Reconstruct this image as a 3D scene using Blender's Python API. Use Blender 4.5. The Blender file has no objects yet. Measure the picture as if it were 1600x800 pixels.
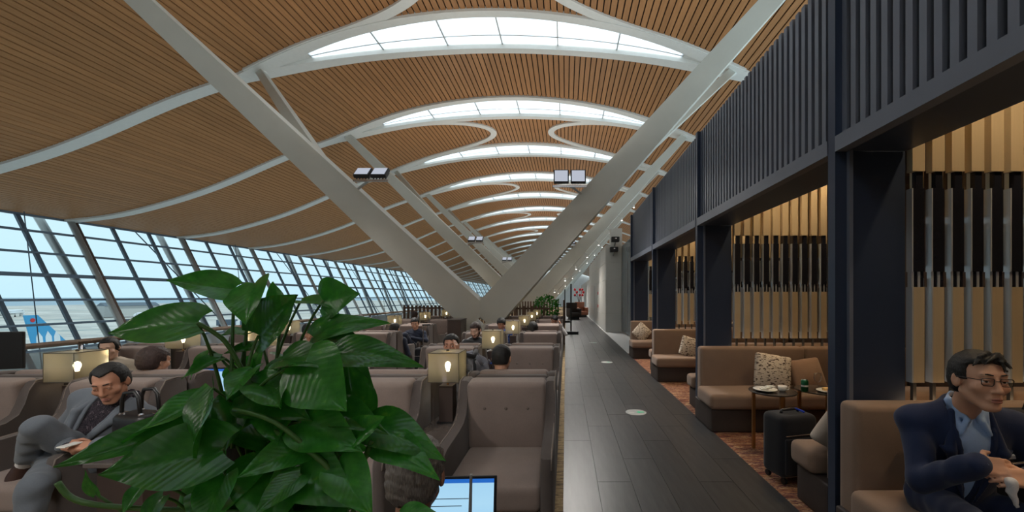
import bpy, math, random
import numpy as np
from mathutils import Vector, Matrix, Euler
random.seed(7); rng = np.random.default_rng(7)
PI = math.pi
sc = bpy.context.scene
C = sc.collection
# ------------------------------------------------------------------ camera, world, light, exposure
H = 1.58                                        # eye height of the photographer
cam_d = bpy.data.cameras.new('camera'); cam = bpy.data.objects.new('camera', cam_d); C.objects.link(cam)
cam_d.sensor_width = 36.0; cam_d.lens = 620 / 1600 * 36.0
cam_d.shift_x = -84 / 1600; cam_d.shift_y = 63 / 1600
cam_d.clip_start = 0.05; cam_d.clip_end = 6000
cam.location = (0, 0, H); cam.rotation_euler = (PI / 2, 0, 0)
sc.camera = cam
SKY = 1.75
w = bpy.data.worlds.new('overcast_sky'); sc.world = w; w.use_nodes = True
nt = w.node_tree; nt.nodes.clear()
wo = nt.nodes.new('ShaderNodeOutputWorld'); bg = nt.nodes.new('ShaderNodeBackground')
tc = nt.nodes.new('ShaderNodeTexCoord'); sp = nt.nodes.new('ShaderNodeSeparateXYZ'); cr = nt.nodes.new('ShaderNodeValToRGB')
nt.links.new(tc.outputs['Generated'], sp.inputs[0]); nt.links.new(sp.outputs['Z'], cr.inputs[0])
cr.color_ramp.elements[0].position = 0.0; cr.color_ramp.elements[0].color = (0.62, 0.80, 0.88, 1)
cr.color_ramp.elements[1].position = 0.35; cr.color_ramp.elements[1].color = (0.78, 0.90, 0.94, 1)
nt.links.new(cr.outputs[0], bg.inputs[0]); bg.inputs[1].default_value = SKY
nt.links.new(bg.outputs[0], wo.inputs[0])
FLOOD = 235.0
LAMP = .30                                      # watts of one table lamp
DOWN = 520.0                                   # watts of the extra spot added at each floodlight to brighten the seats
BOOTH = 40.0                                    # watts of one booth downlight
sc.view_settings.view_transform = 'Standard'; sc.view_settings.look = 'None'
sc.view_settings.exposure = 0.76; sc.view_settings.gamma = 1.0; sc.view_settings.use_curve_mapping = False
try:
    sc.cycles.use_denoising = True
    sc.cycles.max_bounces = 10; sc.cycles.diffuse_bounces = 5; sc.cycles.transparent_max_bounces = 24
    sc.cycles.transmission_bounces = 8; sc.cycles.glossy_bounces = 4
    sc.cycles.sample_clamp_indirect = 6.0; sc.cycles.caustics_reflective = False; sc.cycles.caustics_refractive = False
except Exception: pass

# ------------------------------------------------------------------ mesh helpers
class MB:
    """collects polygons; build() links them as one mesh object"""
    def __init__(s): s.v = []; s.f = []
    def add(s, vs, fs):
        o = len(s.v); s.v.extend([tuple(map(float, p)) for p in vs]); s.f.extend([tuple(i + o for i in q) for q in fs]); return s
    def box(s, x0, x1, y0, y1, z0, z1):
        return s.add([(x, y, z) for z in (z0, z1) for (x, y) in ((x0, y0), (x1, y0), (x1, y1), (x0, y1))],
                     [(3, 2, 1, 0), (4, 5, 6, 7), (0, 1, 5, 4), (1, 2, 6, 5), (2, 3, 7, 6), (3, 0, 4, 7)])
    def cbox(s, c, d): return s.box(c[0]-d[0]/2, c[0]+d[0]/2, c[1]-d[1]/2, c[1]+d[1]/2, c[2]-d[2]/2, c[2]+d[2]/2)
    def beam(s, a, b, wa, wb, ta, tb, side=(0, 1, 0)):
        """box bar from a to b; w across, t along `side`, tapering"""
        a = Vector(a); b = Vector(b); d = (b - a).normalized(); sd = Vector(side); sd = (sd - d * sd.dot(d)).normalized(); n = d.cross(sd)
        vs = []
        for p, w_, t_ in ((a, wa, ta), (b, wb, tb)):
            for i, j in ((-1, -1), (1, -1), (1, 1), (-1, 1)): vs.append(p + n * (i * w_ / 2) + sd * (j * t_ / 2))
        return s.add(vs, [(0, 1, 2, 3), (7, 6, 5, 4), (0, 4, 5, 1), (1, 5, 6, 2), (2, 6, 7, 3), (3, 7, 4, 0)])
    def tube(s, pts, r, n=8, cap=True):
        pts = [Vector(p) for p in pts]; m = len(pts); rs = r if hasattr(r, '__len__') else [r] * m
        up = None; vs = []
        for i, p in enumerate(pts):
            d = (pts[min(i + 1, m - 1)] - pts[max(i - 1, 0)]).normalized()
            if up is None:
                up = Vector((0, 0, 1)) if abs(d.z) < .9 else Vector((1, 0, 0))
            x = d.cross(up)
            if x.length < 1e-6: x = d.orthogonal()
            x.normalize(); y = x.cross(d).normalized(); up = y
            for k in range(n):
                a = 2 * PI * k / n; vs.append(p + (x * math.cos(a) + y * math.sin(a)) * rs[i])
        fs = [(i * n + k, i * n + (k + 1) % n, (i + 1) * n + (k + 1) % n, (i + 1) * n + k) for i in range(m - 1) for k in range(n)]
        if cap: fs += [tuple(range(n - 1, -1, -1)), tuple((m - 1) * n + k for k in range(n))]
        return s.add(vs, fs)
    def lathe(s, prof, c=(0, 0, 0), n=20):
        vs = [(c[0] + r * math.cos(2*PI*k/n), c[1] + r * math.sin(2*PI*k/n), c[2] + z) for r, z in prof for k in range(n)]
        m = len(prof)
        fs = [(i*n+k, i*n+(k+1) % n, (i+1)*n+(k+1) % n, (i+1)*n+k) for i in range(m-1) for k in range(n)]
        fs += [tuple(range(n-1, -1, -1)), tuple((m-1)*n+k for k in range(n))]
        return s.add(vs, fs)
    def prism(s, poly, lo, hi, axis='x'):
        """polygon given in the two other axes, extruded along axis"""
        n = len(poly); vs = []
        for e in (lo, hi):
            for a, b in poly: vs.append({'x': (e, a, b), 'y': (a, e, b), 'z': (a, b, e)}[axis])
        fs = [tuple(range(n)), tuple(range(2*n-1, n-1, -1))] + [(i, i+n, (i+1) % n+n, (i+1) % n) for i in range(n)]
        return s.add(vs, fs)
    def rbox(s, c, d, r=.03, seg=3, puff=(0, 0, 0), nmid=2, rot=None):
        """rounded box, optionally puffed like a cushion"""
        ax = []
        for h in (d[0]/2, d[1]/2, d[2]/2):
            q = [-h + r * (1 - math.cos(PI/2 * i/seg)) for i in range(seg + 1)]
            q = sorted(set([round(t, 6) for t in q + list(np.linspace(-h + r, h - r, nmid + 2)) + [-t for t in q]])); ax.append(q)
        idx = {}; vs = []; fs = []
        hs = (d[0]/2, d[1]/2, d[2]/2)
        def vert(p):
            key = tuple(round(t, 5) for t in p)
            if key in idx: return idx[key]
            q = Vector(p); inn = Vector([max(-(h-r), min(h-r, t)) for t, h in zip(p, hs)]); dv = q - inn
            if dv.length > 1e-9: q = inn + dv.normalized() * r
            for k in range(3):
                if puff[k]:
                    i, j = (k+1) % 3, (k+2) % 3
                    q[k] += puff[k] * (q[k]/hs[k]) * (1 - (q[i]/hs[i])**2) * (1 - (q[j]/hs[j])**2)
            if rot is not None: q = rot @ q
            idx[key] = len(vs); vs.append(q + Vector(c)); return idx[key]
        for k in range(3):
            i, j = (k+1) % 3, (k+2) % 3
            for sgn in (-1, 1):
                for a in range(len(ax[i]) - 1):
                    for b in range(len(ax[j]) - 1):
                        quad = []
                        for da, db in ((0, 0), (1, 0), (1, 1), (0, 1)):
                            p = [0, 0, 0]; p[k] = sgn * hs[k]; p[i] = ax[i][a+da]; p[j] = ax[j][b+db]; quad.append(vert(p))
                        if sgn < 0: quad.reverse()
                        if len(set(quad)) >= 3: fs.append(tuple(dict.fromkeys(quad)))
        return s.add(vs, fs)
    def sphere(s, c, r, n=12, m=8):
        rr = r if hasattr(r, '__len__') else (r, r, r)
        vs = [(c[0], c[1], c[2] + rr[2])]
        for i in range(1, m):
            t = PI * i / m
            for k in range(n): vs.append((c[0]+rr[0]*math.sin(t)*math.cos(2*PI*k/n), c[1]+rr[1]*math.sin(t)*math.sin(2*PI*k/n), c[2]+rr[2]*math.cos(t)))
        vs.append((c[0], c[1], c[2] - rr[2])); e = len(vs) - 1
        fs = [(0, 1+k, 1+(k+1) % n) for k in range(n)]
        for i in range(m-2): fs += [(1+i*n+k, 1+(i+1)*n+k, 1+(i+1)*n+(k+1) % n, 1+i*n+(k+1) % n) for k in range(n)]
        fs += [(1+(m-2)*n+k, e, 1+(m-2)*n+(k+1) % n) for k in range(n)]
        return s.add(vs, fs)
    def mesh(s, name, m, smooth=False):
        me = bpy.data.meshes.new(name); me.from_pydata(s.v, [], s.f); me.update()
        if smooth: me.polygons.foreach_set('use_smooth', [True] * len(me.polygons))
        if m is not None: me.materials.append(m)
        return me
    def build(s, name, m, parent=None, smooth=False, loc=None, rz=None):
        return link(name, s.mesh(name, m, smooth), parent, loc, rz)
def link(name, me, parent=None, loc=None, rz=None, rot=None):
    o = bpy.data.objects.new(name, me); C.objects.link(o)
    if parent is not None: o.parent = parent
    if loc is not None: o.location = loc
    if rz is not None: o.rotation_euler = (0, 0, rz)
    if rot is not None: o.rotation_euler = rot
    return o
def tag(o, label, cat, group=None, kind=None):
    o['label'] = label; o['category'] = cat
    if group: o['group'] = group
    if kind: o['kind'] = kind
    return o
def struct(o, label, cat='structure'):
    o['kind'] = 'structure'; o['label'] = label; o['category'] = cat; return o
def thing(name, label, cat, loc=(0, 0, 0), rz=0, group=None):
    o = bpy.data.objects.new(name, None); C.objects.link(o); o.empty_display_size = .1
    o.location = loc; o.rotation_euler = (0, 0, rz); return tag(o, label, cat, group)
def dup(root, loc=None, rz=None, label=None, group=None):
    r = root.copy(); C.objects.link(r)
    if loc is not None: r.location = loc
    if rz is not None: r.rotation_euler = (0, 0, rz)
    if label: r['label'] = label
    if group: r['group'] = group
    for ch in list(KIDS.get(root.name, root.children)):
        c = ch.copy(); C.objects.link(c); c.parent = r
        for g in list(KIDS.get(ch.name, ch.children)):
            d = g.copy(); C.objects.link(d); d.parent = c
    return r
KIDS = {}
def freeze(root):
    """remember the children once, so copying does not rescan every object"""
    KIDS[root.name] = [o for o in bpy.data.objects if o.parent == root]
    for c in KIDS[root.name]: KIDS[c.name] = [o for o in bpy.data.objects if o.parent == c]
    return root
def smoothed(o, ang=40):
    me = o.data; me.polygons.foreach_set('use_smooth', [True] * len(me.polygons))
    try: me.set_sharp_from_angle(angle=math.radians(ang))
    except Exception: pass
    return o

# ------------------------------------------------------------------ materials (all procedural)
def _new(name):
    m = bpy.data.materials.new(name); m.use_nodes = True; t = m.node_tree
    return m, t, t.nodes['Principled BSDF']
def _spec(b, v):
    if 'Specular IOR Level' in b.inputs: b.inputs['Specular IOR Level'].default_value = v
def _coords(t, scale=(1, 1, 1), obj=True):
    c = t.nodes.new('ShaderNodeTexCoord'); mp = t.nodes.new('ShaderNodeMapping'); mp.inputs['Scale'].default_value = scale
    t.links.new(c.outputs['Object' if obj else 'Generated'], mp.inputs[0]); return mp.outputs[0]
def _noise(t, vec, scale, detail=4, rough=.55):
    n = t.nodes.new('ShaderNodeTexNoise'); n.inputs['Scale'].default_value = scale; n.inputs['Detail'].default_value = detail
    n.inputs['Roughness'].default_value = rough; t.links.new(vec, n.inputs['Vector']); return n.outputs['Fac']
def _ramp(t, fac, stops):
    r = t.nodes.new('ShaderNodeValToRGB'); e = r.color_ramp.elements
    e[0].position, e[0].color = stops[0][0], (*stops[0][1], 1); e[1].position, e[1].color = stops[-1][0], (*stops[-1][1], 1)
    for p, c in stops[1:-1]: x = e.new(p); x.color = (*c, 1)
    t.links.new(fac, r.inputs[0]); return r.outputs[0]
def _bump(t, b, h, strength=.3, dist=.01):
    n = t.nodes.new('ShaderNodeBump'); n.inputs['Strength'].default_value = strength; n.inputs['Distance'].default_value = dist
    t.links.new(h, n.inputs['Height']); t.links.new(n.outputs[0], b.inputs['Normal'])
def plain(name, col, rough=.5, metal=0., spec=.5, var=.12, scale=8., stretch=(1, 1, 1), bump=0., bscale=None, sheen=0., emit=None):
    m, t, b = _new(name); v = _coords(t, stretch); f = _noise(t, v, scale)
    lo = [c * (1 - var) for c in col]; hi = [min(1, c * (1 + var)) for c in col]
    t.links.new(_ramp(t, f, [(.3, lo), (.7, hi)]), b.inputs['Base Color'])
    b.inputs['Roughness'].default_value = rough; b.inputs['Metallic'].default_value = metal; _spec(b, spec)
    if bump: _bump(t, b, _noise(t, v, bscale or scale * 6, 3), bump, .004)
    if sheen and 'Sheen Weight' in b.inputs: b.inputs['Sheen Weight'].default_value = sheen
    return m
def srgb(r, g, b):
    return tuple(((c/255)/12.92 if c/255 <= .04045 else ((c/255+.055)/1.055)**2.4) for c in (r, g, b))
def wood(name, a, b_, scale=3., stretch=(6, .4, 6), rough=.55, spec=.3, objinfo=True):
    m, t, b = _new(name); v = _coords(t, stretch); f = _noise(t, v, scale, 6, .6)
    col = _ramp(t, f, [(.25, a), (.75, b_)])
    if objinfo:
        oi = t.nodes.new('ShaderNodeObjectInfo'); hs = t.nodes.new('ShaderNodeHueSaturation')
        mr = t.nodes.new('ShaderNodeMapRange'); mr.inputs['To Min'].default_value = .9; mr.inputs['To Max'].default_value = 1.1
        t.links.new(oi.outputs['Random'], mr.inputs[0]); t.links.new(mr.outputs[0], hs.inputs['Value']); t.links.new(col, hs.inputs['Color']); col = hs.outputs[0]
    t.links.new(col, b.inputs['Base Color']); b.inputs['Roughness'].default_value = rough; _spec(b, spec)
    return m
def fabric(name, col, var=.15, rough=.9):
    m, t, b = _new(name); v = _coords(t); f1 = _noise(t, v, 5, 5, .6); f2 = _noise(t, v, 260, 2)
    mx = t.nodes.new('ShaderNodeMath'); mx.operation = 'MULTIPLY_ADD'; mx.inputs[1].default_value = .5; t.links.new(f2, mx.inputs[0])
    hf = t.nodes.new('ShaderNodeMath'); hf.operation = 'MULTIPLY'; hf.inputs[1].default_value = .5; t.links.new(f1, hf.inputs[0]); t.links.new(hf.outputs[0], mx.inputs[2])
    t.links.new(_ramp(t, mx.outputs[0], [(.3, [c*(1-var) for c in col]), (.7, [min(1, c*(1+var)) for c in col])]), b.inputs['Base Color'])
    b.inputs['Roughness'].default_value = rough; _spec(b, .2); _bump(t, b, f2, .25, .002)
    if 'Sheen Weight' in b.inputs: b.inputs['Sheen Weight'].default_value = .15
    return m
def mix_glass(name, tint, keep, gloss=.03, diffuse=None, dfac=0., trans=None, tfac=0.):
    """thin sheet: see-through with a faint mirror, optionally a milky body"""
    m = bpy.data.materials.new(name); m.use_nodes = True; t = m.node_tree; t.nodes.clear()
    out = t.nodes.new('ShaderNodeOutputMaterial'); tr = t.nodes.new('ShaderNodeBsdfTransparent'); tr.inputs[0].default_value = (*[c * keep for c in tint], 1)
    gl = t.nodes.new('ShaderNodeBsdfGlossy'); gl.inputs['Roughness'].default_value = gloss
    lw = t.nodes.new('ShaderNodeLayerWeight'); lw.inputs[0].default_value = .25
    mx = t.nodes.new('ShaderNodeMixShader')
    base = tr.outputs[0]
    if diffuse:
        d = t.nodes.new('ShaderNodeBsdfDiffuse'); d.inputs[0].default_value = (*diffuse, 1); a = t.nodes.new('ShaderNodeMixShader'); a.inputs[0].default_value = dfac
        t.links.new(base, a.inputs[1]); t.links.new(d.outputs[0], a.inputs[2]); base = a.outputs[0]
    if trans:
        d = t.nodes.new('ShaderNodeBsdfTranslucent'); d.inputs[0].default_value = (*trans, 1); a = t.nodes.new('ShaderNodeMixShader'); a.inputs[0].default_value = tfac
        t.links.new(base, a.inputs[1]); t.links.new(d.outputs[0], a.inputs[2]); base = a.outputs[0]
    sm = t.nodes.new('ShaderNodeMath'); sm.operation = 'MULTIPLY'; sm.inputs[1].default_value = .6; t.links.new(lw.outputs['Fresnel'], sm.inputs[0])
    t.links.new(sm.outputs[0], mx.inputs[0]); t.links.new(base, mx.inputs[1]); t.links.new(gl.outputs[0], mx.inputs[2]); t.links.new(mx.outputs[0], out.inputs[0])
    return m
def emitter(name, col, strength):
    m = bpy.data.materials.new(name); m.use_nodes = True; t = m.node_tree; t.nodes.clear()
    out = t.nodes.new('ShaderNodeOutputMaterial'); e = t.nodes.new('ShaderNodeEmission'); e.inputs[0].default_value = (*col, 1); e.inputs[1].default_value = strength
    t.links.new(e.outputs[0], out.inputs[0]); return m
def stripes(name, cols, sx, sy, scale=1., rough=.95, detail=5):
    m, t, b = _new(name); v = _coords(t, (sx, sy, 1)); f = _noise(t, v, scale, detail, .7)
    n = len(cols); r = t.nodes.new('ShaderNodeValToRGB'); r.color_ramp.interpolation = 'CONSTANT'; e = r.color_ramp.elements
    lo, hi = .34, .66
    e[0].position, e[0].color = 0, (*cols[0], 1); e[1].position, e[1].color = lo + (hi-lo)/n, (*cols[1], 1)
    for i in range(2, n): x = e.new(lo + (hi-lo)*i/n); x.color = (*cols[i], 1)
    t.links.new(f, r.inputs[0]); t.links.new(r.outputs[0], b.inputs['Base Color']); b.inputs['Roughness'].default_value = rough; _spec(b, .1)
    return m
M = {}
M['slat'] = wood('ceiling_wood', srgb(148, 104, 66), srgb(172, 124, 81), rough=.5)
M['slat_back'] = plain('ceiling_void', srgb(34, 24, 18), .95)
M['rib'] = plain('white_steel', srgb(214, 214, 210), .45, var=.03)
M['arm'] = plain('grey_white_steel', srgb(196, 196, 188), .5, var=.03, scale=2)
M['navy'] = plain('navy_metal', srgb(46, 58, 80), .38, .2, var=.06, scale=3)
M['fin'] = plain('grey_fin_metal', srgb(108, 114, 128), .4, .25, var=.05, scale=3)
M['gold'] = plain('champagne_metal', srgb(208, 190, 158), .38, .4, var=.06, scale=30, stretch=(1, 1, .05))
M['blackmetal'] = plain('black_mirror_metal', srgb(36, 38, 48), .24, .4, var=.1)
M['silver'] = plain('brushed_silver', srgb(196, 202, 210), .32, .5, var=.06, scale=30, stretch=(1, 1, .05))
M['brass'] = plain('brass_leg', srgb(170, 128, 80), .3, .85, var=.05)
M['plank'] = wood('dark_plank', srgb(42, 41, 42), srgb(66, 65, 65), scale=2.2, stretch=(9, 1.1, 1), rough=.36, spec=.38)
M['joint'] = plain('dark_joint', srgb(22, 21, 21), .8)
M['carpet_red'] = stripes('booth_carpet', [srgb(70, 44, 46), srgb(110, 66, 54), srgb(150, 112, 80), srgb(84, 46, 54), srgb(176, 142, 108), srgb(104, 66, 54)], 2.6, 20, 1.0)
M['carpet_tan'] = stripes('lounge_carpet', [srgb(96, 84, 70), srgb(140, 120, 94), srgb(168, 148, 114), srgb(86, 74, 64)], 3, 22, 1.3)
M['taupe'] = fabric('taupe_fabric', srgb(135, 120, 113))
M['darkfab'] = fabric('charcoal_brown_fabric', srgb(86, 78, 75))
M['piping'] = fabric('pale_piping', srgb(124, 112, 103))
M['sofa'] = fabric('brown_sofa_fabric', srgb(132, 110, 94), .1)
M['sofa_base'] = plain('dark_sofa_plinth', srgb(52, 42, 38), .7)
M['pedestal'] = plain('bronze_block', srgb(78, 66, 62), .35, .3, var=.05)
M['stone'] = plain('polished_dark_stone', srgb(92, 84, 80), .16, 0, .6, var=.12, scale=14)
M['shade'] = mix_glass('lamp_gauze', (1, .98, .92), .80, .3, diffuse=srgb(150, 146, 132), dfac=.30, trans=srgb(220, 210, 180), tfac=.14)
M['shade_trim'] = plain('dark_shade_frame', srgb(60, 54, 46), .5)
M['bulb'] = emitter('lamp_bulb', (1.0, .82, .50), 7)
M['glass'] = mix_glass('tinted_glazing', (.82, .95, 1.0), .40, .02)
M['skypane'] = mix_glass('milky_skylight', (.95, .98, 1.0), .35, .1, trans=(.68, .71, .75), tfac=.88)
M['frame'] = plain('blue_grey_mullion', srgb(84, 98, 112), .45, .2, var=.05)
M['pipe'] = plain('silver_pipe', srgb(168, 168, 166), .4, .3, var=.05)
M['rust'] = plain('brown_steel', srgb(112, 92, 82), .5, .2, var=.05)
M['button'] = fabric('shaded_button_fabric', srgb(108, 96, 90))  # darker than the seat fabric, paints in the shade of the button dimples
M['white'] = plain('white_stone', srgb(206, 204, 198), .35, var=.03, scale=2)
M['wallpaint'] = plain('pale_plaster', srgb(200, 200, 198), .7, var=.03)
M['rail'] = plain('bronze_handrail', srgb(140, 122, 108), .3, .6)
M['balustrade'] = mix_glass('frosted_balustrade', (.9, .97, 1), .60, .15, diffuse=(.75, .82, .85), dfac=.22)
M['black'] = plain('black_plastic', srgb(24, 24, 27), .45, var=.15)
M['blackfab'] = fabric('black_nylon', srgb(30, 31, 36))
M['leather'] = plain('black_leather', srgb(26, 25, 26), .35, var=.2, bump=.4, bscale=180)
M['chrome'] = plain('chrome', srgb(200, 200, 205), .2, 1.0, var=.03)
M['brownslat'] = wood('brown_slat', srgb(84, 66, 56), srgb(106, 86, 72), rough=.6)
M['leaf'] = None
M['lens'] = emitter('floodlight_glass', (.8, .86, 1.0), .35)
M['whiteplate'] = plain('white_china', srgb(226, 224, 218), .2, var=.02)
M['darktop'] = plain('dark_tabletop', srgb(48, 42, 40), .25, var=.1)
# ------------------------------------------------------------------ roof
XC = -2.5; S = 5.7; RIB0 = 8.55
def rib_y(n): return RIB0 + S * n
_u = np.array([0, 3, 6, 8.4, 9.2, 11.4, 14.7, 17.9, 20.3, 22.5]); _z = np.array([11.1, 10.92, 10.40, 9.70, 9.44, 8.68, 7.27, 6.2, 5.65, 5.4])
_uu = np.linspace(0, 22.5, 400)
def _cubic(x, y, q):
    n = len(x); h = np.diff(x); A = np.zeros((n, n)); r = np.zeros(n)
    A[0, 0] = 2*h[0]; A[0, 1] = h[0]; r[0] = 3*((y[1]-y[0])/h[0])*2*0 + 6*((y[1]-y[0])/h[0])
    A[-1, -1] = 1
    for i in range(1, n-1): A[i, i-1] = h[i-1]; A[i, i] = 2*(h[i-1]+h[i]); A[i, i+1] = h[i]; r[i] = 6*((y[i+1]-y[i])/h[i]-(y[i]-y[i-1])/h[i-1])
    m = np.linalg.solve(A, r); i = np.clip(np.searchsorted(x, q)-1, 0, n-2); t = q-x[i]
    b = (y[i+1]-y[i])/h[i]-h[i]*(2*m[i]+m[i+1])/6
    return y[i]+b*t+m[i]*t*t/2+(m[i+1]-m[i])/(6*h[i])*t**3
_zz = _cubic(_u, _z, _uu)
def zc(x): return float(np.interp(abs(x - XC), _uu, _zz))
def Wout(x):                                     # half width of the rib flange in plan
    u = abs(x - XC); return .23 + (.92 * (1 - (u/9.2)**2) if u < 9.2 else 0)
def Win(x):                                      # half width of the skylight recess
    u = abs(x - XC); return .84 * (1 - (u/7.8)**2) if u < 7.8 else 0.
# arc-length stations across the roof
xs_f = np.linspace(XC - 22.5, XC + 22.5, 4001); zf = np.array([zc(x) for x in xs_f])
arc = np.concatenate([[0], np.cumsum(np.hypot(np.diff(xs_f), np.diff(zf)))])
PITCH = .215; NS = int(arc[-1] / PITCH)
def at_arc(a): return float(np.interp(a, arc, xs_f))
ceiling = MB()
NR = 24; NB = -8
for n in range(NB, NR):
    y0, y1 = rib_y(n), rib_y(n + 1)
    for k in range(0, NS, 4):
        a, b = at_arc(k * PITCH), at_arc(min(k + 4, NS) * PITCH)
        wa, wb = Wout(a) - .08, Wout(b) - .08
        ceiling.add([(a, y0 + wa, zc(a) + .07), (b, y0 + wb, zc(b) + .07), (b, y1 - wb, zc(b) + .07), (a, y1 - wa, zc(a) + .07)], [(0, 1, 2, 3)])
ceiling = struct(ceiling.build('ceiling', M['slat_back']), 'curved wave ceiling lined with narrow brown wooden slats', 'ceiling')
def slat_mb(mb, k, n):
    a, b = at_arc(k * PITCH + .021), at_arc((k + 1) * PITCH - .021)
    y0, y1 = rib_y(n), rib_y(n + 1); vs = []
    for dz in (0, .03):
        for x, e, sg in ((a, y0, 1), (b, y0, 1), (b, y1, -1), (a, y1, -1)): vs.append((x, e + sg * (Wout(x) - .05), zc(x) + dz))
    return mb.add(vs, [(3, 2, 1, 0), (4, 5, 6, 7), (0, 1, 5, 4), (1, 2, 6, 5), (2, 3, 7, 6), (3, 0, 4, 7)])
solo = set()
for n in (0, 1):
    for k in range(NS):
        x = at_arc((k + .5) * PITCH)
        if n == 0 and (x < -21 or x > 6.5): continue
        if n == 1 and (x < -21.5 or x > 7.5): continue
        if len(solo) < 298: solo.add((n, k))
for (n, k) in sorted(solo): slat_mb(MB(), k, n).build('ceiling_slat', M['slat'], ceiling)
rest = MB()
for n in range(NB, NR):
    for k in range(NS):
        if (n, k) not in solo: slat_mb(rest, k, n)
rest = rest.build('ceiling_slats_beyond', M['slat'], ceiling); rest['kind'] = 'stuff'
# ribs with lens-shaped skylights
def make_rib(n):
    Y = rib_y(n); xs = sorted(set(list(np.linspace(XC - 22.6, XC + 22.6, 91)) + list(np.linspace(XC - 7.8, XC + 7.8, 41)))); mb = MB()
    D = .09; U = .09
    def strip(f0, f1):
        vs = []
        for x in xs:
            vs += [f0(x), f1(x)]
        mb.add(vs, [(2*i, 2*i+1, 2*i+3, 2*i+2) for i in range(len(xs)-1)])
    for sg in (-1, 1):
        strip(lambda x: (x, Y + sg*Wout(x), zc(x) - D), lambda x: (x, Y + sg*Win(x), zc(x) - D))
        strip(lambda x: (x, Y + sg*Wout(x), zc(x) - D), lambda x: (x, Y + sg*Wout(x), zc(x) + .25))
        strip(lambda x: (x, Y + sg*Win(x), zc(x) - D), lambda x: (x, Y + sg*Win(x)*.94, zc(x) + U))
    for e in (0, -1):
        x = xs[e]; mb.add([(x, Y-Wout(x), zc(x)-D), (x, Y+Wout(x), zc(x)-D), (x, Y+Wout(x), zc(x)+.25), (x, Y-Wout(x), zc(x)+.25)], [(0, 1, 2, 3)])
    # white plugs where the recess runs out beyond the glass
    for sg in (-1, 1):
        px = np.linspace(XC + sg*6.7, XC + sg*7.8, 8); vs = []
        for x in px: vs += [(x, Y - Win(x), zc(x) + U - .16 * max(0, (abs(x-XC)-6.7)/1.1)), (x, Y + Win(x), zc(x) + U - .16 * max(0, (abs(x-XC)-6.7)/1.1))]
        mb.add(vs, [(2*i, 2*i+1, 2*i+3, 2*i+2) for i in range(7)])
    o = struct(mb.build('trim_%d' % (n + 10), M['rib']), 'white steel roof rib with a lens-shaped skylight', 'roof rib')
    smoothed(o, 30)
    # skylight panes: six fields, each split by a lengthwise bar
    edges = [-6.75, -4.3, -1.95, .1, 2.2, 4.4, 6.75]; g = .025
    def pane(mb, e0, e1, t0, t1):
        q = np.linspace(XC + e0 + g, XC + e1 - g, 5); vs = []
        for x in q:
            wv = Win(x) * .94 - .005
            vs += [(x, Y + wv*t0 + g*.5, zc(x) + U - .05 - .18*t0*t0*0 ), (x, Y + wv*t1 - g*.5, zc(x) + U - .05)]
        mb.add(vs, [(2*i, 2*i+1, 2*i+3, 2*i+2) for i in range(4)])
    fields = [(edges[i], edges[i+1], t0, t1) for i in range(6) for t0, t1 in ((-1, .35), (.35, 1))]
    if 0 <= n <= 5:
        for f in fields: m_ = MB(); pane(m_, *f); m_.build('skylight_pane', M['skypane'], o)
    else:
        m_ = MB()
        for f in fields: pane(m_, *f)
        p = m_.build('skylight_panes', M['skypane'], o); p['kind'] = 'stuff'
    mb = MB()
    for e in edges[1:-1]:
        x = XC + e; mb.box(x - .02, x + .02, Y - Win(x)*.94, Y + Win(x)*.94, zc(x) + U - .07, zc(x) + U)
    q = np.linspace(XC - 6.75, XC + 6.75, 25)
    for a, b in zip(q[:-1], q[1:]): mb.beam((a, Y + .35*Win(a)*.94, zc(a)+U-.035), (b, Y + .35*Win(b)*.94, zc(b)+U-.035), .035, .035, .035, .035)
    mb.build('glazing_bar', M['pipe'], o)
    return o
for n in range(NB, NR): make_rib(n)
# white bands that round off the slatted tongues in every second bay
def tongue(n, sg):
    Ym = (rib_y(n) + rib_y(n + 1)) / 2
    def hh(u):
        x = XC + sg*u; h = S/2 - Wout(x) + .12
        return h * math.sqrt(max(0., 1 - ((5.6 - u)/3.95)**2)) if u < 5.6 else h
    us = [1.65 + 3.95*(1 - math.cos(PI/2*i/22)) for i in range(23)] + list(np.linspace(5.9, 8.8, 8))
    pts = [(u, -hh(u)) for u in reversed(us)] + [(u, hh(u)) for u in us[1:]]
    P = np.array(pts); T = np.gradient(P, axis=0); T /= np.linalg.norm(T, axis=1)[:, None]; N = np.stack([-T[:, 1], T[:, 0]], 1)
    wd = .17; mb = MB(); vs = []
    for (u, v), nn in zip(P, N):
        for s_ in (-1, 1):
            q = (u + s_*wd*nn[0], v + s_*wd*nn[1]); x = XC + sg*q[0]
            for dz in (-.07, .02): vs.append((x, Ym + q[1], zc(x) + dz))
    m = len(P)
    fs = []
    for i in range(m - 1):
        a, b = 4*i, 4*(i+1); fs += [(a, a+2, b+2, b), (a, b, b+1, a+1), (a+2, a+3, b+3, b+2)]
    o = smoothed(MB().add(vs, fs).build('trim_%d' % (60 + 2*n + (sg > 0)), M['rib']), 40)
    struct(o, 'white band looping round the end of a slatted ceiling tongue', 'ceiling trim')
for n in range(NB, NR, 2):
    for sg in (-1, 1): tongue(n, sg)
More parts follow.
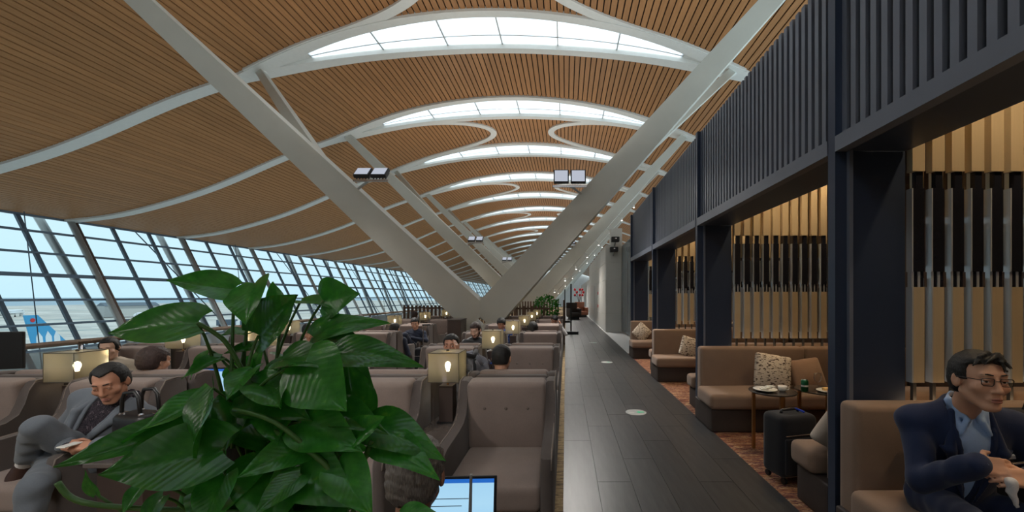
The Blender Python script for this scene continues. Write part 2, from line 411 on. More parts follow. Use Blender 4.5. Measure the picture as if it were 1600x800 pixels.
# steel V columns: two arms to the near rib, two branches to the far rib
ATT = 8.45
ORD = ['nearest the tall leafy houseplant', 'second', 'third', 'fourth', 'fifth', 'sixth', 'seventh']
def vcolumn(g):
    Yb = 11.4 + 11.4 * g; Yn = Yb - S/2; Yf = Yb + S/2; X0 = -2.38
    lab = 'great white steel V column rising between the armchairs in front of the slat screen' if g == 0 else 'white steel V column of the row beyond the slat screen'
    t = thing('steel_column', lab, 'column', (X0, Yb, 0), 0, None if g == 0 else 'V columns down the hall')
    b0 = Vector((0, 0, .85))
    for sg in (-1, 1):
        top = Vector((XC + sg*ATT - X0, -S/2, 9.62)); d = (top - b0)
        mb = MB().beam(b0 + d*.015, top, .86, .34, .62, .34); mb.build('arm', M['arm'], t)
        j = b0 + d*.42; tf = Vector((XC + sg*ATT - X0, S/2, 9.62))
        MB().beam(j, tf, .36, .24, .34, .26).build('branch', M['arm'], t)
        MB().lathe([(.16, 0), (.2, .1), (.2, .22)], tf - Vector((0, 0, .08)), 12).build('bracket', M['rib'], t)
        MB().lathe([(.16, 0), (.2, .1), (.2, .22)], top - Vector((0, 0, .08)), 12).build('bracket', M['rib'], t)
    MB().prism([(-.42, 0), (.42, 0), (.66, .95), (.5, 1.2), (0, .72), (-.5, 1.2), (-.66, .95)], -.33, .33, 'y').build('base', M['arm'], t)
    # filler plate in the crotch of the V
    MB().prism([(0, .9), (.80, 1.56), (-.80, 1.56)], -.10, .10, 'y').build('web_plate', M['arm'], t)
    return t
for g in range(-4, 11): vcolumn(g)
# ------------------------------------------------------------------ floodlights clamped to the arms
def floodlight(p, foot, label, tilt=.5, yaw=0., aim=-.4):
    t = thing('floodlight', label, 'floodlight', p, yaw)
    for sx in (-1, 1):
        R = Matrix.Rotation(tilt, 3, 'X')
        hd = MB().rbox((sx*.21, 0, .12), (.38, .10, .34), .02, 2, rot=None)
        hv = [R @ Vector(v) for v in hd.v]; hd.v = [tuple(v) for v in hv]
        h = hd.build('lamp_head', M['black'], t)
        fr = MB(); 
        for i in range(5): fr.cbox((sx*.21 - .15 + i*.075, .07, .12), (.012, .06, .30))
        fr.v = [tuple(R @ Vector(v)) for v in fr.v]; fr.build('cooling_fin', M['black'], h)
        ln = MB().box(sx*.21-.16, sx*.21+.16, -.058, -.052, -.02, .26); ln.v = [tuple(R @ Vector(v)) for v in ln.v]; ln.build('lens', M['lens'], h)
    MB().beam((-.42, .02, -.12), (.42, .02, -.12), .05, .05, .05, .05).build('crossbar', M['chrome'], t)
    f = Vector(foot) - Vector(p); f = Matrix.Rotation(-yaw, 3, 'Z') @ f
    MB().tube([(0, .02, -.12), (f.x*.15, f.y*.15, -.14), tuple(f)], .03, 8).build('bracket_arm', M['pipe'], t)
    ld = bpy.data.lights.new('uplight', 'SPOT'); ld.energy = FLOOD; ld.color = (1.0, .93, .84); ld.spot_size = math.radians(165); ld.spot_blend = 1.0; ld.shadow_soft_size = .35
    lo = bpy.data.objects.new('uplight', ld); C.objects.link(lo); lo.parent = t; lo.location = (0, -.1, .45); lo.rotation_euler = (PI, 0, 0)
    ld = bpy.data.lights.new('added_downbeam', 'SPOT'); ld.energy = DOWN; ld.color = (1.0, .96, .90); ld.spot_size = math.radians(112); ld.spot_blend = 1.0; ld.shadow_soft_size = .45  # second spot, added under the fixture to lighten the seats
    lo = bpy.data.objects.new('added_downbeam', ld); C.objects.link(lo); lo.parent = t; lo.location = (0, .25 if aim > 0 else -.25, -.25); lo.rotation_euler = (aim, 0, 0)
    return t
def arm_pt(g, sg, f):
    Yb = 11.4 + 11.4*g; b0 = Vector((-2.38, Yb, .85)); return b0 + (Vector((XC + sg*ATT, Yb - S/2, 9.62)) - b0) * f
for g in range(-3, 5):
    for sg in (-1, 1):
        a = arm_pt(g, sg, .375 if sg < 0 else .36); inward = -sg*.2
        p = (a.x + inward*2.6 + .25*(sg < 0), a.y - .55, a.z + .42)
        side = 'left-leaning' if sg < 0 else 'right-leaning'
        lab = {0: 'twin-head black floodlight bracketed to the %s arm of the great V column' % side}.get(g, 'small twin floodlight on the %s arm of a V column down the hall' % side)
        fl = floodlight(p, (a.x, a.y, a.z + .1), lab, tilt=-.75 if sg < 0 else -.15, aim=.5 if g < 0 else -.4)
        if g: fl['group'] = 'floodlights down the hall, %s arms' % side
# small spotlights strung along the V arms, shining down on the seats
M['spotface'] = emitter('spot_face', (1, .97, .92), 4)
def arm_spot(q, lamp, lab, grp):
    t = thing('spotlight', lab, 'spotlight', q, 0, grp)
    MB().lathe([(.04, 0), (.045, .02), (.045, .12), (.03, .14)], (0, 0, 0), 12).build('can', M['rib'], t)
    MB().lathe([(.045, -.008), (.045, 0)], (0, 0, 0), 12).build('lamp_face', M['spotface'], t)
    MB().tube([(0, 0, .12), (-.2, .12, .30)], .012, 6).build('bracket', M['pipe'], t)
for g in (1, 2):
    for i, f in enumerate(np.linspace(.16, .66, 8)):
        a = arm_pt(g, 1, f); arm_spot((a.x + .42, a.y - .3, a.z - .45), False, 'tiny white spotlight strung along the right-leaning arm of a far V column', 'spotlights on the far right-leaning arms')
# ------------------------------------------------------------------ glazed wall on the apron side
LEAN = .49; ZT = 5.36
def wx(z, side=-1): return XC + side*(22.5 - (ZT - z)*LEAN)
ROWS = [5.36, 4.60, 3.57, 2.54, 1.42, .36, -.70, -1.76, -2.82, -4.2]
COLW = S / 3
for n in range(NB, NR):
    Y0 = rib_y(n); wn = bpy.data.objects.new('window_%d' % (n + 10), None); C.objects.link(wn); wn.location = (wx(0), Y0, 0)
    struct(wn, 'leaning grid window bay between two slanted silver mullions', 'window')
    def P(z, y, off=0.): return (wx(z) - wx(0) + off, y, z)
    fine = -1 <= n <= 8
    # slanted pipe pair at the rib line
    MB().tube([P(ROWS[-1], 0, .1), P(ZT, 0, .1)], .13, 10).build('pipe_mullion', M['pipe'], wn, True)
    MB().tube([P(ROWS[-1], .26, .02), P(ZT, .26, .02)], .08, 8).build('pipe_mullion', M['rust'], wn, True)
    for c in (1, 2): MB().beam(P(ROWS[-1], c*COLW), P(ZT, c*COLW), .10, .10, .16, .16, (0, 1, 0)).build('mullion', M['frame'], wn)
    for i, z in enumerate(ROWS):
        hgt = .17 if i == 3 else .10
        MB().beam(P(z, .1), P(z, S - .1), .14, .14, hgt, hgt, (0, 0, 1)).build('transom', M['frame'], wn)
    if fine:
        for i in range(len(ROWS) - 1):
            for c in range(3):
                za, zb = ROWS[i+1] + .05, ROWS[i] - .05; ya, yb = c*COLW + .06, (c+1)*COLW - .06
                MB().add([P(za, ya, -.02), P(za, yb, -.02), P(zb, yb, -.02), P(zb, ya, -.02), P(za, ya, -.035), P(za, yb, -.035), P(zb, yb, -.035), P(zb, ya, -.035)],
                         [(0, 1, 2, 3)]).build('pane', M['glass'], wn)
    else:
        MB().add([P(ROWS[-1], 0, -.02), P(ROWS[-1], S, -.02), P(ZT, S, -.02), P(ZT, 0, -.02)], [(0, 1, 2, 3)]).build('pane', M['glass'], wn)
    # struts and tie rods outside the glass
    if 0 <= n <= 9:
        st = thing('outside_strut', 'grey steel strut leaning outside the window bays', 'strut', (wx(0) - 2.2, Y0, -4), 0, 'struts outside the glazing')
        MB().tube([(1.9, 2.5, -2), (-1.0, -.9, 9.8)], .16, 8).build('strut', M['pipe'], st, True)
        if n % 2 == 0: MB().tube([(-.8, 3.2, 9.6), (1.2, 9.0, 2.0)], .03, 6).build('tie_rod', M['frame'], st)
        else: MB().tube([(1.5, 3.6, -2), (.2, 3.6, 9.4)], .02, 6).build('tie_rod', M['frame'], st)
# opposite glazed wall, plainer: it only lets in daylight behind the booths
for n in range(NB, NR):
    Y0 = rib_y(n); mb = MB()
    for c in range(3): mb.beam((wx(-4, 1), Y0 + c*COLW, -4), (wx(ZT, 1), Y0 + c*COLW, ZT), .12, .12, .16, .16)
    for z in ROWS: mb.beam((wx(z, 1), Y0, z), (wx(z, 1), Y0 + S, z), .12, .12, .1, .1, (0, 0, 1))
    struct(mb.build('window_%d' % (n + 70), M['frame']), 'window grid behind the booths', 'window')
# ------------------------------------------------------------------ floors
XF0, XF1 = -6.5, 1.72
struct(MB().box(XF0, -.02, -37, 60, -.3, -.004).build('floor', M['carpet_tan']), 'tan striped carpet under the armchairs', 'floor')
cor = struct(MB().box(-.02, XF1, -37, 62, -.3, -.012).build('floor', M['joint']), 'dark grey plank walkway between armchairs and booths', 'floor')
PW, PL = .29, 1.45
pl_me = {}
for c in range(6):
    x0 = -.02 + c*PW
    for r in range(-3, 44):
        yo = r*PL + (c % 3)*.48
        if yo > 60: continue
        if 'p' not in pl_me: pl_me['p'] = MB().box(.0015, PW-.0015, .0015, PL-.0015, -.012, 0).mesh('plank', M['plank'])
        link('plank', pl_me['p'], cor, (x0, yo, 0))
struct(MB().box(XF1, 5.0, -37, 11.0, -.3, -.004).build('floor', M['carpet_red']), 'red and ochre streaked carpet under the booths', 'floor')
struct(MB().box(XF1, 12.0, 11.0, 62, -.3, -.004).build('floor', M['wallpaint']), 'pale floor beyond the booths', 'floor')
struct(MB().box(-24, XF0 - .02, -37, 150, -4.6, -4.3).build('floor', M['wallpaint']), 'pale lower concourse floor beyond the railing', 'floor')
struct(MB().box(XF0 - .12, XF0, -37, 60, -.5, .02).build('trim_130', M['rib']), 'white slab edge under the railing', 'trim')
struct(MB().box(-24, 20, 60, 150, -4.6, -4.3).build('floor', M['wallpaint']), 'far concourse floor', 'floor')
# railing along the open edge
for i in range(-2, 14):
    y0 = i*2.6
    t = thing('balustrade', 'frosted glass balustrade panel under a bronze handrail', 'railing', (-6.42, y0, 0), 0, 'balustrade panels along the open edge')
    MB().tube([(0, 0, .98), (0, 2.6, .98)], .036, 10).build('handrail', M['rail'], t, True)
    MB().tube([(0, .05, 0), (0, .05, .98)], .022, 8).build('post', M['chrome'], t, True)
    MB().box(-.008, .008, .1, 2.55, .06, .90).build('glass_panel', M['balustrade'], t)
struct(MB().box(-26, 21, 146, 146.4, -4.3, 12).build('wall_north', M['wallpaint']), 'pale end wall far down the hall', 'wall')
struct(MB().box(-26, 21, -37.4, -37.0, -4.3, 12).build('wall_south', M['wallpaint']), 'pale end wall behind the photographer', 'wall')
# ------------------------------------------------------------------ airfield outside
GZ = -14.0
M['apron'] = stripes('airfield', [srgb(206, 198, 190), srgb(222, 216, 208), srgb(190, 186, 180), srgb(214, 206, 196), srgb(176, 180, 176)], .004, .02, 1.0, 1.0)
M['sea'] = plain('grey_blue_sea', srgb(150, 172, 186), .6, var=.05, scale=.01)
struct(MB().box(-900, -26, -500, 1500, GZ - 1, GZ).build('ground', M['apron']), 'pale airfield apron and taxiways beyond the glass', 'ground')
struct(MB().box(-6000, -900, -4000, 5000, GZ - 2, GZ - .5).build('ground', M['sea']), 'grey-blue strip of water behind the airfield', 'sea')
M['jetblue'] = plain('airliner_blue', srgb(64, 158, 206), .35, var=.03, scale=.3)
M['jetwhite'] = plain('airliner_white', srgb(232, 234, 236), .35, var=.02, scale=.3)
M['red'] = plain('red_paint', srgb(206, 40, 40), .4)
M['jetglass'] = plain('airliner_window', srgb(40, 50, 62), .2)
def airliner(loc, rz, label, blue, s=1.0, group=None):
    t = thing('airliner', label, 'airplane', loc, rz, group); t.scale = (s, s, s)
    body = M['jetblue'] if blue else M['jetwhite']
    R = 1.9; n = 20; prof = [(-19, .25, 1.3), (-17, .75, 1.0), (-13, 1.45, .45), (-9, 1.9, 0), (10, 1.9, 0), (14, 1.7, -.1), (16.5, 1.15, -.35), (17.8, .45, -.6), (18.1, .05, -.7)]
    vs = [(R/1.9*r*math.cos(2*PI*k/n), y, 3.6 + dz + r*math.sin(2*PI*k/n)) for y, r, dz in prof for k in range(n)]
    fs = [(i*n+k, (i+1)*n+k, (i+1)*n+(k+1) % n, i*n+(k+1) % n) for i in range(len(prof)-1) for k in range(n)]
    smoothed(MB().add(vs, fs).build('fuselage', M['jetwhite'], t), 60)
    MB().prism([(-19.3, 11.6), (-17.0, 11.6), (-11.2, 5.0), (-17.8, 5.0)], -.16, .16, 'x').build('tail_fin', body, t)
    for a in ((-16.6, 5.4, 1.05), (-14.9, 5.4, 1.05), (-13.3, 5.3, .9)):
        vs = [(y, z) for y, z in ((a[0]-.62, a[1]-.3), (a[0]+.62, a[1]-.3), (a[0]+.45, a[1]+1.4), (a[0]-.3, a[1]+2.6), (a[0]-.7, a[1]+1.4))]
        MB().prism(vs, -.19, .19, 'x').build('petal_marking', M['jetwhite'], t)
    MB().prism([(-17.9+.45*math.cos(k*PI/5), 10.5+.45*math.sin(k*PI/5)) for k in range(10)], -.2, .2, 'x').build('emblem', M['red'], t)
    for sg in (-1, 1):
        MB().add([(sg*1.0, -17.6, 4.6), (sg*1.0, -13.6, 4.6), (sg*6.8, -17.2, 5.2), (sg*6.8, -18.8, 5.2), (sg*1.0, -17.6, 4.8), (sg*1.0, -13.6, 4.8), (sg*6.8, -17.2, 5.3), (sg*6.8, -18.8, 5.3)],
                 [(0, 1, 2, 3), (7, 6, 5, 4), (0, 4, 5, 1), (1, 5, 6, 2), (2, 6, 7, 3), (3, 7, 4, 0)]).build('tailplane', M['jetwhite'], t)
        MB().add([(sg*1.2, -3.5, 2.6), (sg*1.2, 4.0, 2.6), (sg*16.5, -4.2, 3.9), (sg*16.5, -5.8, 3.9), (sg*1.2, -3.5, 3.0), (sg*1.2, 4.0, 3.0), (sg*16.5, -4.2, 4.0), (sg*16.5, -5.8, 4.0)],
                 [(0, 1, 2, 3), (7, 6, 5, 4), (0, 4, 5, 1), (1, 5, 6, 2), (2, 6, 7, 3), (3, 7, 4, 0)]).build('wing', M['jetwhite'], t)
        en = MB().lathe([(.8, -2), (1.05, -1.2), (1.1, 1.0), (.95, 1.6)], (0, 0, 0), 14); en.v = [(sg*5.2 + v[0], v[2] + 1.2, 1.8 + v[1]) for v in en.v]; en.build('engine', body, t, True)
        MB().tube([(sg*2.6, -1, 0.55), (sg*2.6, -1, 2.6)], .15, 6).build('landing_leg', M['pipe'], t)
        wl = MB().lathe([(.55, -.25), (.55, .25)], (0, 0, 0), 12); wl.v = [(sg*2.6 + v[2], -1 + v[0], .55 + v[1]) for v in wl.v]; wl.build('wheel', M['black'], t)
    MB().tube([(0, 13, .4), (0, 13, 2.2)], .12, 6).build('landing_leg', M['pipe'], t)
    wl = MB().lathe([(.4, -.2), (.4, .2)], (0, 0, 0), 12); wl.v = [(v[2], 13 + v[0], .4 + v[1]) for v in wl.v]; wl.build('wheel', M['black'], t)
    for k in range(12):
        MB().cbox((0, -9 + k*1.9, 4.3), (3.66, .5, .5)).build('cabin_window', M['jetglass'], t)
    return t
airliner((-115.5, 102, GZ), 0.12, 'airliner with a sky-blue tail fin with white petals and a red emblem', True)
airliner((-260, 250, GZ), 1.3, 'small distant white airliner parked across the apron', False, 1, 'distant airliners')
airliner((-200, 330, GZ), 1.0, 'small distant white airliner parked across the apron', False, 1, 'distant airliners')
airliner((-420, 300, GZ), .6, 'small distant white airliner parked across the apron', False, 1, 'distant airliners')
for i, (x, y, sx, sy, sz) in enumerate([(-150, 190, 9, 4, 3.5), (-175, 205, 8, 3, 3), (-140, 236, 10, 4, 4), (-330, 300, 30, 12, 8), (-230, 380, 26, 10, 7)]):
    t = thing('service_truck' if i < 3 else 'hangar', ['boxy grey service truck on the apron', 'boxy grey service truck on the apron', 'boxy grey service truck on the apron', 'low grey hangar at the edge of the airfield', 'low grey hangar at the edge of the airfield'][i], 'truck' if i < 3 else 'building', (x, y, GZ), .4*i, 'apron trucks' if i < 3 else 'far hangars')
    MB().rbox((0, 0, sz/2 + .6), (sx, sy, sz), .2, 2).build('body', M['frame'] if i < 3 else M['pipe'], t)
    if i < 3:
        MB().rbox((sx/2 + .9, 0, 1.6), (2, sy*.9, 2), .2, 2).build('cab', M['jetwhite'], t)
        for wx_ in (-sx*.3, sx*.4):
            for wy in (-sy/2, sy/2):
                wl = MB().lathe([(.6, -.15), (.6, .15)], (0, 0, 0), 10); wl.v = [(wx_ + v[0], wy + v[2], .6 + v[1]) for v in wl.v]; wl.build('wheel', M['black'], t)
    else:
        MB().prism([(-sy/2 - .5, sz + .6), (sy/2 + .5, sz + .6), (0, sz + 3)], -sx/2, sx/2, 'x').build('roof', M['frame'], t)
        MB().box(-sx*.25, sx*.25, -sy/2 - .05, -sy/2, .6, sz*.8).build('door', M['white'], t)
# ------------------------------------------------------------------ booths on the right
XB = 1.755; BP = 2.71; COL = [2.62 + BP*i for i in range(-1, 4)]      # post lines: -0.09, 2.62, 5.33, 8.04, 10.75
ZH = 2.52; ZTOP = 3.78; XBK = 4.45
struct(MB().box(XBK, XBK + .12, -6, 10.9, 0, 3.8).build('wall_right', M['pedestal']), 'dark back wall of the booths', 'wall')
fin_me = MB().box(0, .06, 0, .043, ZH + .10, ZTOP).mesh('fin', M['fin'])
WHICH = {0: 'with the man in the blue suit', 1: 'with the black suitcase', 2: 'third along the walkway', 3: 'last before the white pillar', -1: 'behind the photographer'}
for i, yc in enumerate(COL):
    k = i - 1
    t = thing('booth_post', 'tall navy metal post and end panel ' + ['closing the booth behind', 'beside the man in the blue suit', 'between the suitcase booth and the next sofa', 'beside the third booth along the walkway', 'at the far end of the booths'][i], 'post', (XB, yc, 0))
    MB().box(0, .075, -.035, .035, 0, ZTOP).build('post', M['navy'], t)
    MB().box(.075, .10, -.06, -.035, 0, ZTOP).build('edge_strip', M['fin'], t)
    MB().box(.075, .46, -.03, .03, 0, ZH).build('end_panel', M['navy'], t)
    MB().box(.075, .46, -.03, .03, ZH, ZTOP).build('upper_panel', M['navy'], t)
for i in range(-1, 4):
    ya = COL[i] if i >= 0 else COL[0] - BP; yb = ya + BP
    t = thing('booth_header', 'navy header with upright grey fins over the booth ' + WHICH[i if i >= 0 else -1], 'header', (XB, ya, 0))
    a, b = .04, BP - .04
    MB().box(-.005, .07, a, b, ZH, ZH + .10).build('beam_front', M['fin'], t)
    MB().box(.07, .46, a, b, ZH + .005, ZH + .03).build('soffit', M['navy'], t)
    MB().box(.17, .20, a, b, ZH + .03, ZTOP).build('backing_panel', M['black'], t)
    nf = 33
    for j in range(nf): link('fin', fin_me, t, (.045, .045 + j*(BP - .12)/(nf - 1), 0))
# ceiling of the booths with warm downlights
struct(MB().box(XB + .46, XBK, -3, 10.8, 3.55, 3.6).build('ceiling', M['navy']), 'dark ceiling inside the booths', 'ceiling')
for i in range(-1, 4):
    yc = 2.62 + BP*(i - .5)
    for dx, dy in ((2.65, .95), (3.5, .95), (2.9, -.7)):
        t = thing('downlight', 'small round downlight in the booth ceiling', 'downlight', (dx, yc + dy, 3.55), 0, 'booth downlights')
        MB().lathe([(.055, -.01), (.055, 0)], (0, 0, 0), 14).build('trim_ring', M['chrome'], t)
        MB().lathe([(.04, -.014), (.04, -.010)], (0, 0, 0), 14).build('lamp_face', M['bulb'], t)
        ld = bpy.data.lights.new('downlight_beam', 'SPOT'); ld.energy = BOOTH; ld.color = (1, .72, .42); ld.spot_size = math.radians(110); ld.spot_blend = .8; ld.shadow_soft_size = .05
        lo = bpy.data.objects.new('downlight_beam', ld); C.objects.link(lo); lo.parent = t; lo.location = (0, 0, -.03)
# metal prism screens between the booths
M['ledstrip'] = emitter('warm_led', (1.0, .70, .40), 9)
XS0 = XB + .47; SP = .1275
def bx_me(nm, w_, d_, z0, z1, m): return MB().box(-w_/2, w_/2, -d_/2, d_/2, z0, z1).mesh(nm, m)
PR = {'gold': bx_me('prism', .078, .040, 1.02, 1.64, M['gold']), 'black': bx_me('prism', .078, .040, 1.74, 2.28, M['blackmetal']), 'goldtop': bx_me('prism', .082, .045, 2.39, 3.30, M['gold']),
      'edge': bx_me('prism_edge', .008, .044, 1.74, 2.28, M['silver']), 'gedge': bx_me('prism_edge', .010, .046, 1.02, 1.64, M['silver']),
      'link': bx_me('connector', .016, .03, 1.64, 1.74, M['silver']), 'blink': bx_me('connector', .016, .028, 1.64, 1.74, M['blackmetal']), 'dlink': bx_me('connector', .045, .03, 2.28, 2.39, M['blackmetal']),
      'rgold': bx_me('prism', .066, .034, 1.10, 1.70, M['silver']), 'rtop': bx_me('prism', .066, .034, 2.10, 3.30, M['gold']), 'rblack': bx_me('prism', .066, .034, 1.80, 2.05, M['gold']),
      'rmid': bx_me('prism', .060, .034, 1.78, 2.06, M['silver']), 'rod': bx_me('rod', .022, .022, .86, 1.02, M['black'])}
for i in range(-1, 4):
    yc = 2.62 + BP*i
    t = thing('metal_screen', 'screen of champagne and black prisms, booth ' + WHICH[i if i >= 0 else -1], 'screen', (0, yc, 0))
    MB().box(XS0, XBK - .02, -.08, .08, .82, .86).build('ledge', M['brass'], t)
    MB().box(XS0, XBK - .02, -.075, -.055, .862, .870).build('light_strip', M['ledstrip'], t)
    MB().box(XS0, XBK - .02, -.05, .05, 3.30, 3.34).build('top_rail', M['blackmetal'], t)
    n = int((XBK - XS0 - .1)/SP)
    for j in range(n):
        x = XS0 + .06 + j*SP
        for key in ('gold', 'black', 'goldtop'): link('prism', PR[key], t, (x, -.03, 0))
        link('prism_edge', PR['edge'], t, (x - .040, -.03, 0)); link('prism_edge', PR['gedge'], t, (x - .040, -.03, 0))
        for dx, kk in ((-.034, 'link'), (-.012, 'blink'), (.008, 'link'), (.03, 'blink')): link('connector', PR[kk], t, (x + dx, -.03, 0))
        link('connector', PR['dlink'], t, (x + .01, -.03, 0)); link('rod', PR['rod'], t, (x + .01, 0, 0))
        if j < n - 1:
            for key in ('rgold', 'rmid', 'rtop'): link('prism', PR[key], t, (x + SP/2, .035, 0))
# booth sofas
def booth_sofa(y, facing, label):
    """facing -1: front towards the photographer's side; y = plane of the screen"""
    t = thing('booth_sofa', label, 'sofa', (XB, y, 0), 0 if facing < 0 else 0)
    s = -facing                                   # outward direction from the screen along y is -facing... kept explicit
    def yy(d): return -d if facing < 0 else d      # distance in front of the screen
    def rb(x0, x1, d0, d1, z0, z1, r, nm, m, puff=(0, 0, 0)):
        c = ((x0+x1)/2, yy((d0+d1)/2), (z0+z1)/2)
        return MB().rbox(c, (x1-x0, abs(d1-d0), z1-z0), r, 3, puff, 3).build(nm, m, t, True)
    bx0 = -.03 if facing < 0 else .13
    rb(bx0, 1.30, .10, .27, .10, .93, .04, 'backrest', M['sofa'], (0, .012, 0))
    rb(1.305, 2.62, .10, .27, .10, .93, .04, 'backrest', M['sofa'], (0, .012, 0))
    sx0, sd = (-.09, .78) if facing < 0 else (.03, .56)
    rb(sx0, 2.62, .27, sd, .27, .45, .05, 'seat_cushion', M['sofa'], (0, 0, .012))
    rb(sx0 + .03, 2.60, .12, sd - .06, .0, .27, .015, 'plinth', M['sofa_base'])
    return t
for i in range(0, 4):
    yc = 2.62 + BP*i
    booth_sofa(yc, -1, 'brown bench sofa facing the photographer, booth ' + WHICH[i])
    booth_sofa(yc - BP, 1, 'brown bench sofa facing away, booth ' + WHICH[i])
M['pattern'] = stripes('dotted_cushion', [srgb(196, 184, 168), srgb(205, 194, 178), srgb(196, 184, 168), srgb(92, 80, 72)], 26, 60, 1.0, .9, 1)
for nd in M['pattern'].node_tree.nodes:
    if nd.type == 'MAPPING': nd.inputs['Scale'].default_value = (22, 2, 58)
M['tanfab'] = fabric('tan_cushion', srgb(150, 122, 102)); M['palefab'] = fabric('pale_cushion', srgb(176, 164, 152))
def pillow(p, rot, label, m, s=.42):
    mb = MB().rbox((0, 0, 0), (s, .07, s), .03, 3, (0, .055, 0), 7)
    # pinched corners
    o = mb.build('throw_pillow', m, None, True); o.location = p; o.rotation_euler = rot; return tag(o, label, 'pillow')
pillow((2.50, 4.80, .665), (-.28, .16, -.1), 'cream patterned throw pillow leaning on the sofa behind the round tables', M['pattern'], .42)
pillow((2.93, 4.82, .62), (-.35, -.1, .12), 'plain tan throw pillow beside the patterned one', M['tanfab'], .40)
pillow((2.06, 2.18, .60), (-.25, .7, .25), 'plain pale throw pillow behind the man in the blue suit', M['palefab'], .36)
pillow((2.05, 2.95, .60), (.3, .5, .3), 'pale throw pillow on the sofa that faces away near the suitcase', M['palefab'], .36)
pillow((1.98, 10.34, .64), (-.2, .75, .0), 'patterned throw pillow standing on its corner on the last sofa', M['pattern'], .40)
pillow((2.35, 7.52, .62), (-.2, .3, .0), 'small patterned pillow on the sofa of the third booth', M['pattern'], .36)
# round side tables with the used crockery
def round_table(x, y, r, h, label):
    t = thing('side_table', label, 'table', (x, y, 0), 0)
    MB().lathe([(r - .008, h - .016), (r, h - .010), (r, h - .004), (r - .006, h)], (0, 0, 0), 32).build('tabletop', M['darktop'], t)
    for k in range(3):
        a = 2*PI*k/3 + .5; MB().cbox((.78*r*math.cos(a), .78*r*math.sin(a), (h - .016)/2), (.028, .028, h - .016)).build('leg', M['brass'], t)
    return t
round_table(2.11, 4.05, .225, .62, 'round dark tabletop on brass legs carrying the coffee cup')
round_table(2.56, 4.02, .215, .64, 'round dark tabletop on brass legs carrying the green can')
def crockery(nm, label, cat, p, prof, m, n=24, extra=None):
    t = thing(nm, label, cat, p); MB().lathe(prof, (0, 0, 0), n).build('body', m, t, True)
    if extra: extra(t)
    return t
crockery('plate', 'white plate with a crumpled napkin on the cup table', 'plate', (2.03, 4.04, .62), [(.06, 0), (.10, .012), (.115, .018), (.11, .022), (.05, .008)], M['whiteplate'])
def cup_handle(t): MB().tube([(.04, 0, .045), (.066, 0, .04), (.066, 0, .02), (.036, 0, .015)], .005, 6).build('handle', M['whiteplate'], t)
crockery('coffee_cup', 'white coffee cup on the brass-legged round table', 'cup', (2.19, 4.01, .62), [(.025, 0), (.036, .015), (.044, .055), (.041, .055), (.03, .015)], M['whiteplate'], 20, cup_handle)
nap = MB(); 
for q in range(5): nap.rbox((2.0 + .02*q, 4.0 + .02*(q % 2), .648 + .006*q), (.07 - .006*q, .06, .012), .005, 2)
tag(nap.build('napkin', M['whiteplate'], None, True), 'crumpled white paper napkin on the plate', 'napkin')
M['cangreen'] = plain('green_can', srgb(20, 96, 58), .3, .5)
def can_lid(t):
    MB().lathe([(.026, .117), (.024, .121), (.02, .119)], (0, 0, 0), 20).build('lid', M['chrome'], t)
    MB().lathe([(.0335, .05), (.0335, .066)], (0, 0, 0), 20).build('band', M['whiteplate'], t)
crockery('drink_can', 'green drink can standing on the round table', 'can', (2.36, 3.92, .64), [(.026, 0), (.033, .008), (.033, .105), (.026, .117)], M['cangreen'], 20, can_lid)
M['wineglass'] = mix_glass('thin_glass', (.97, .98, .97), .95, .02)
crockery('wine_glass', 'stemmed wine glass beside the green can', 'glass', (2.54, 4.0, .64), [(.032, 0), (.004, .006), (.004, .07), (.03, .09), (.038, .12), (.032, .165)], M['wineglass'])
crockery('plate', 'white plate with bread on the can table', 'plate', (2.58, 3.90, .64), [(.06, 0), (.09, .01), (.105, .016), (.1, .02), (.05, .008)], M['whiteplate'])
M['bread'] = plain('bread', srgb(206, 170, 110), .8)
tag(MB().rbox((2.56, 3.89, .672), (.08, .05, .03), .012, 3).build('bread_roll', M['bread'], None, True), 'small bread roll on the plate by the can', 'bread')
# suitcase in the second booth
def suitcase(p, rz, label, handle=False):
    t = thing('suitcase', label, 'suitcase', p, rz)
    MB().rbox((0, 0, .31), (.37, .25, .52), .05, 4, (0, .012, 0), 3).build('body', M['blackfab'], t, True)
    MB().rbox((0, -.135, .24), (.33, .03, .30), .014, 3).build('front_pocket', M['blackfab'], t, True)
    MB().tube([(-.17, -.145, .42), (.17, -.145, .42)], .004, 6).build('zip', M['chrome'], t)
    MB().tube([(-.09, 0, .565), (-.08, 0, .595), (.08, 0, .595), (.09, 0, .565)], .013, 8).build('carry_handle', M['black'], t, True)
    MB().box(.12, .15, -.145, -.135, .43, .445).build('badge', M['chrome'], t)
    for sx in (-.14, .14):
        for sy in (-.09, .09):
            wl = MB().lathe([(.026, -.012), (.026, .012)], (0, 0, 0), 12); wl.v = [(sx + v[2], sy + v[0], .026 + v[1]) for v in wl.v]; wl.build('wheel', M['black'], t)
    if handle:
        for sx in (-.06, .06): MB().tube([(sx, .08, .56), (sx, .08, 1.0)], .008, 6).build('handle_tube', M['chrome'], t)
        MB().rbox((0, .08, 1.01), (.16, .03, .03), .012, 2).build('grip', M['black'], t, True)
    return t
sc1 = suitcase((1.95, 3.46, 0), .25, 'black soft-sided cabin suitcase standing on the red carpet')
M['bluetag'] = fabric('blue_ribbon', srgb(44, 74, 190))
MB().tube([(.05, 0, .60), (.09, -.02, .588), (.11, -.05, .575)], .009, 6).build('ribbon', M['bluetag'], sc1)
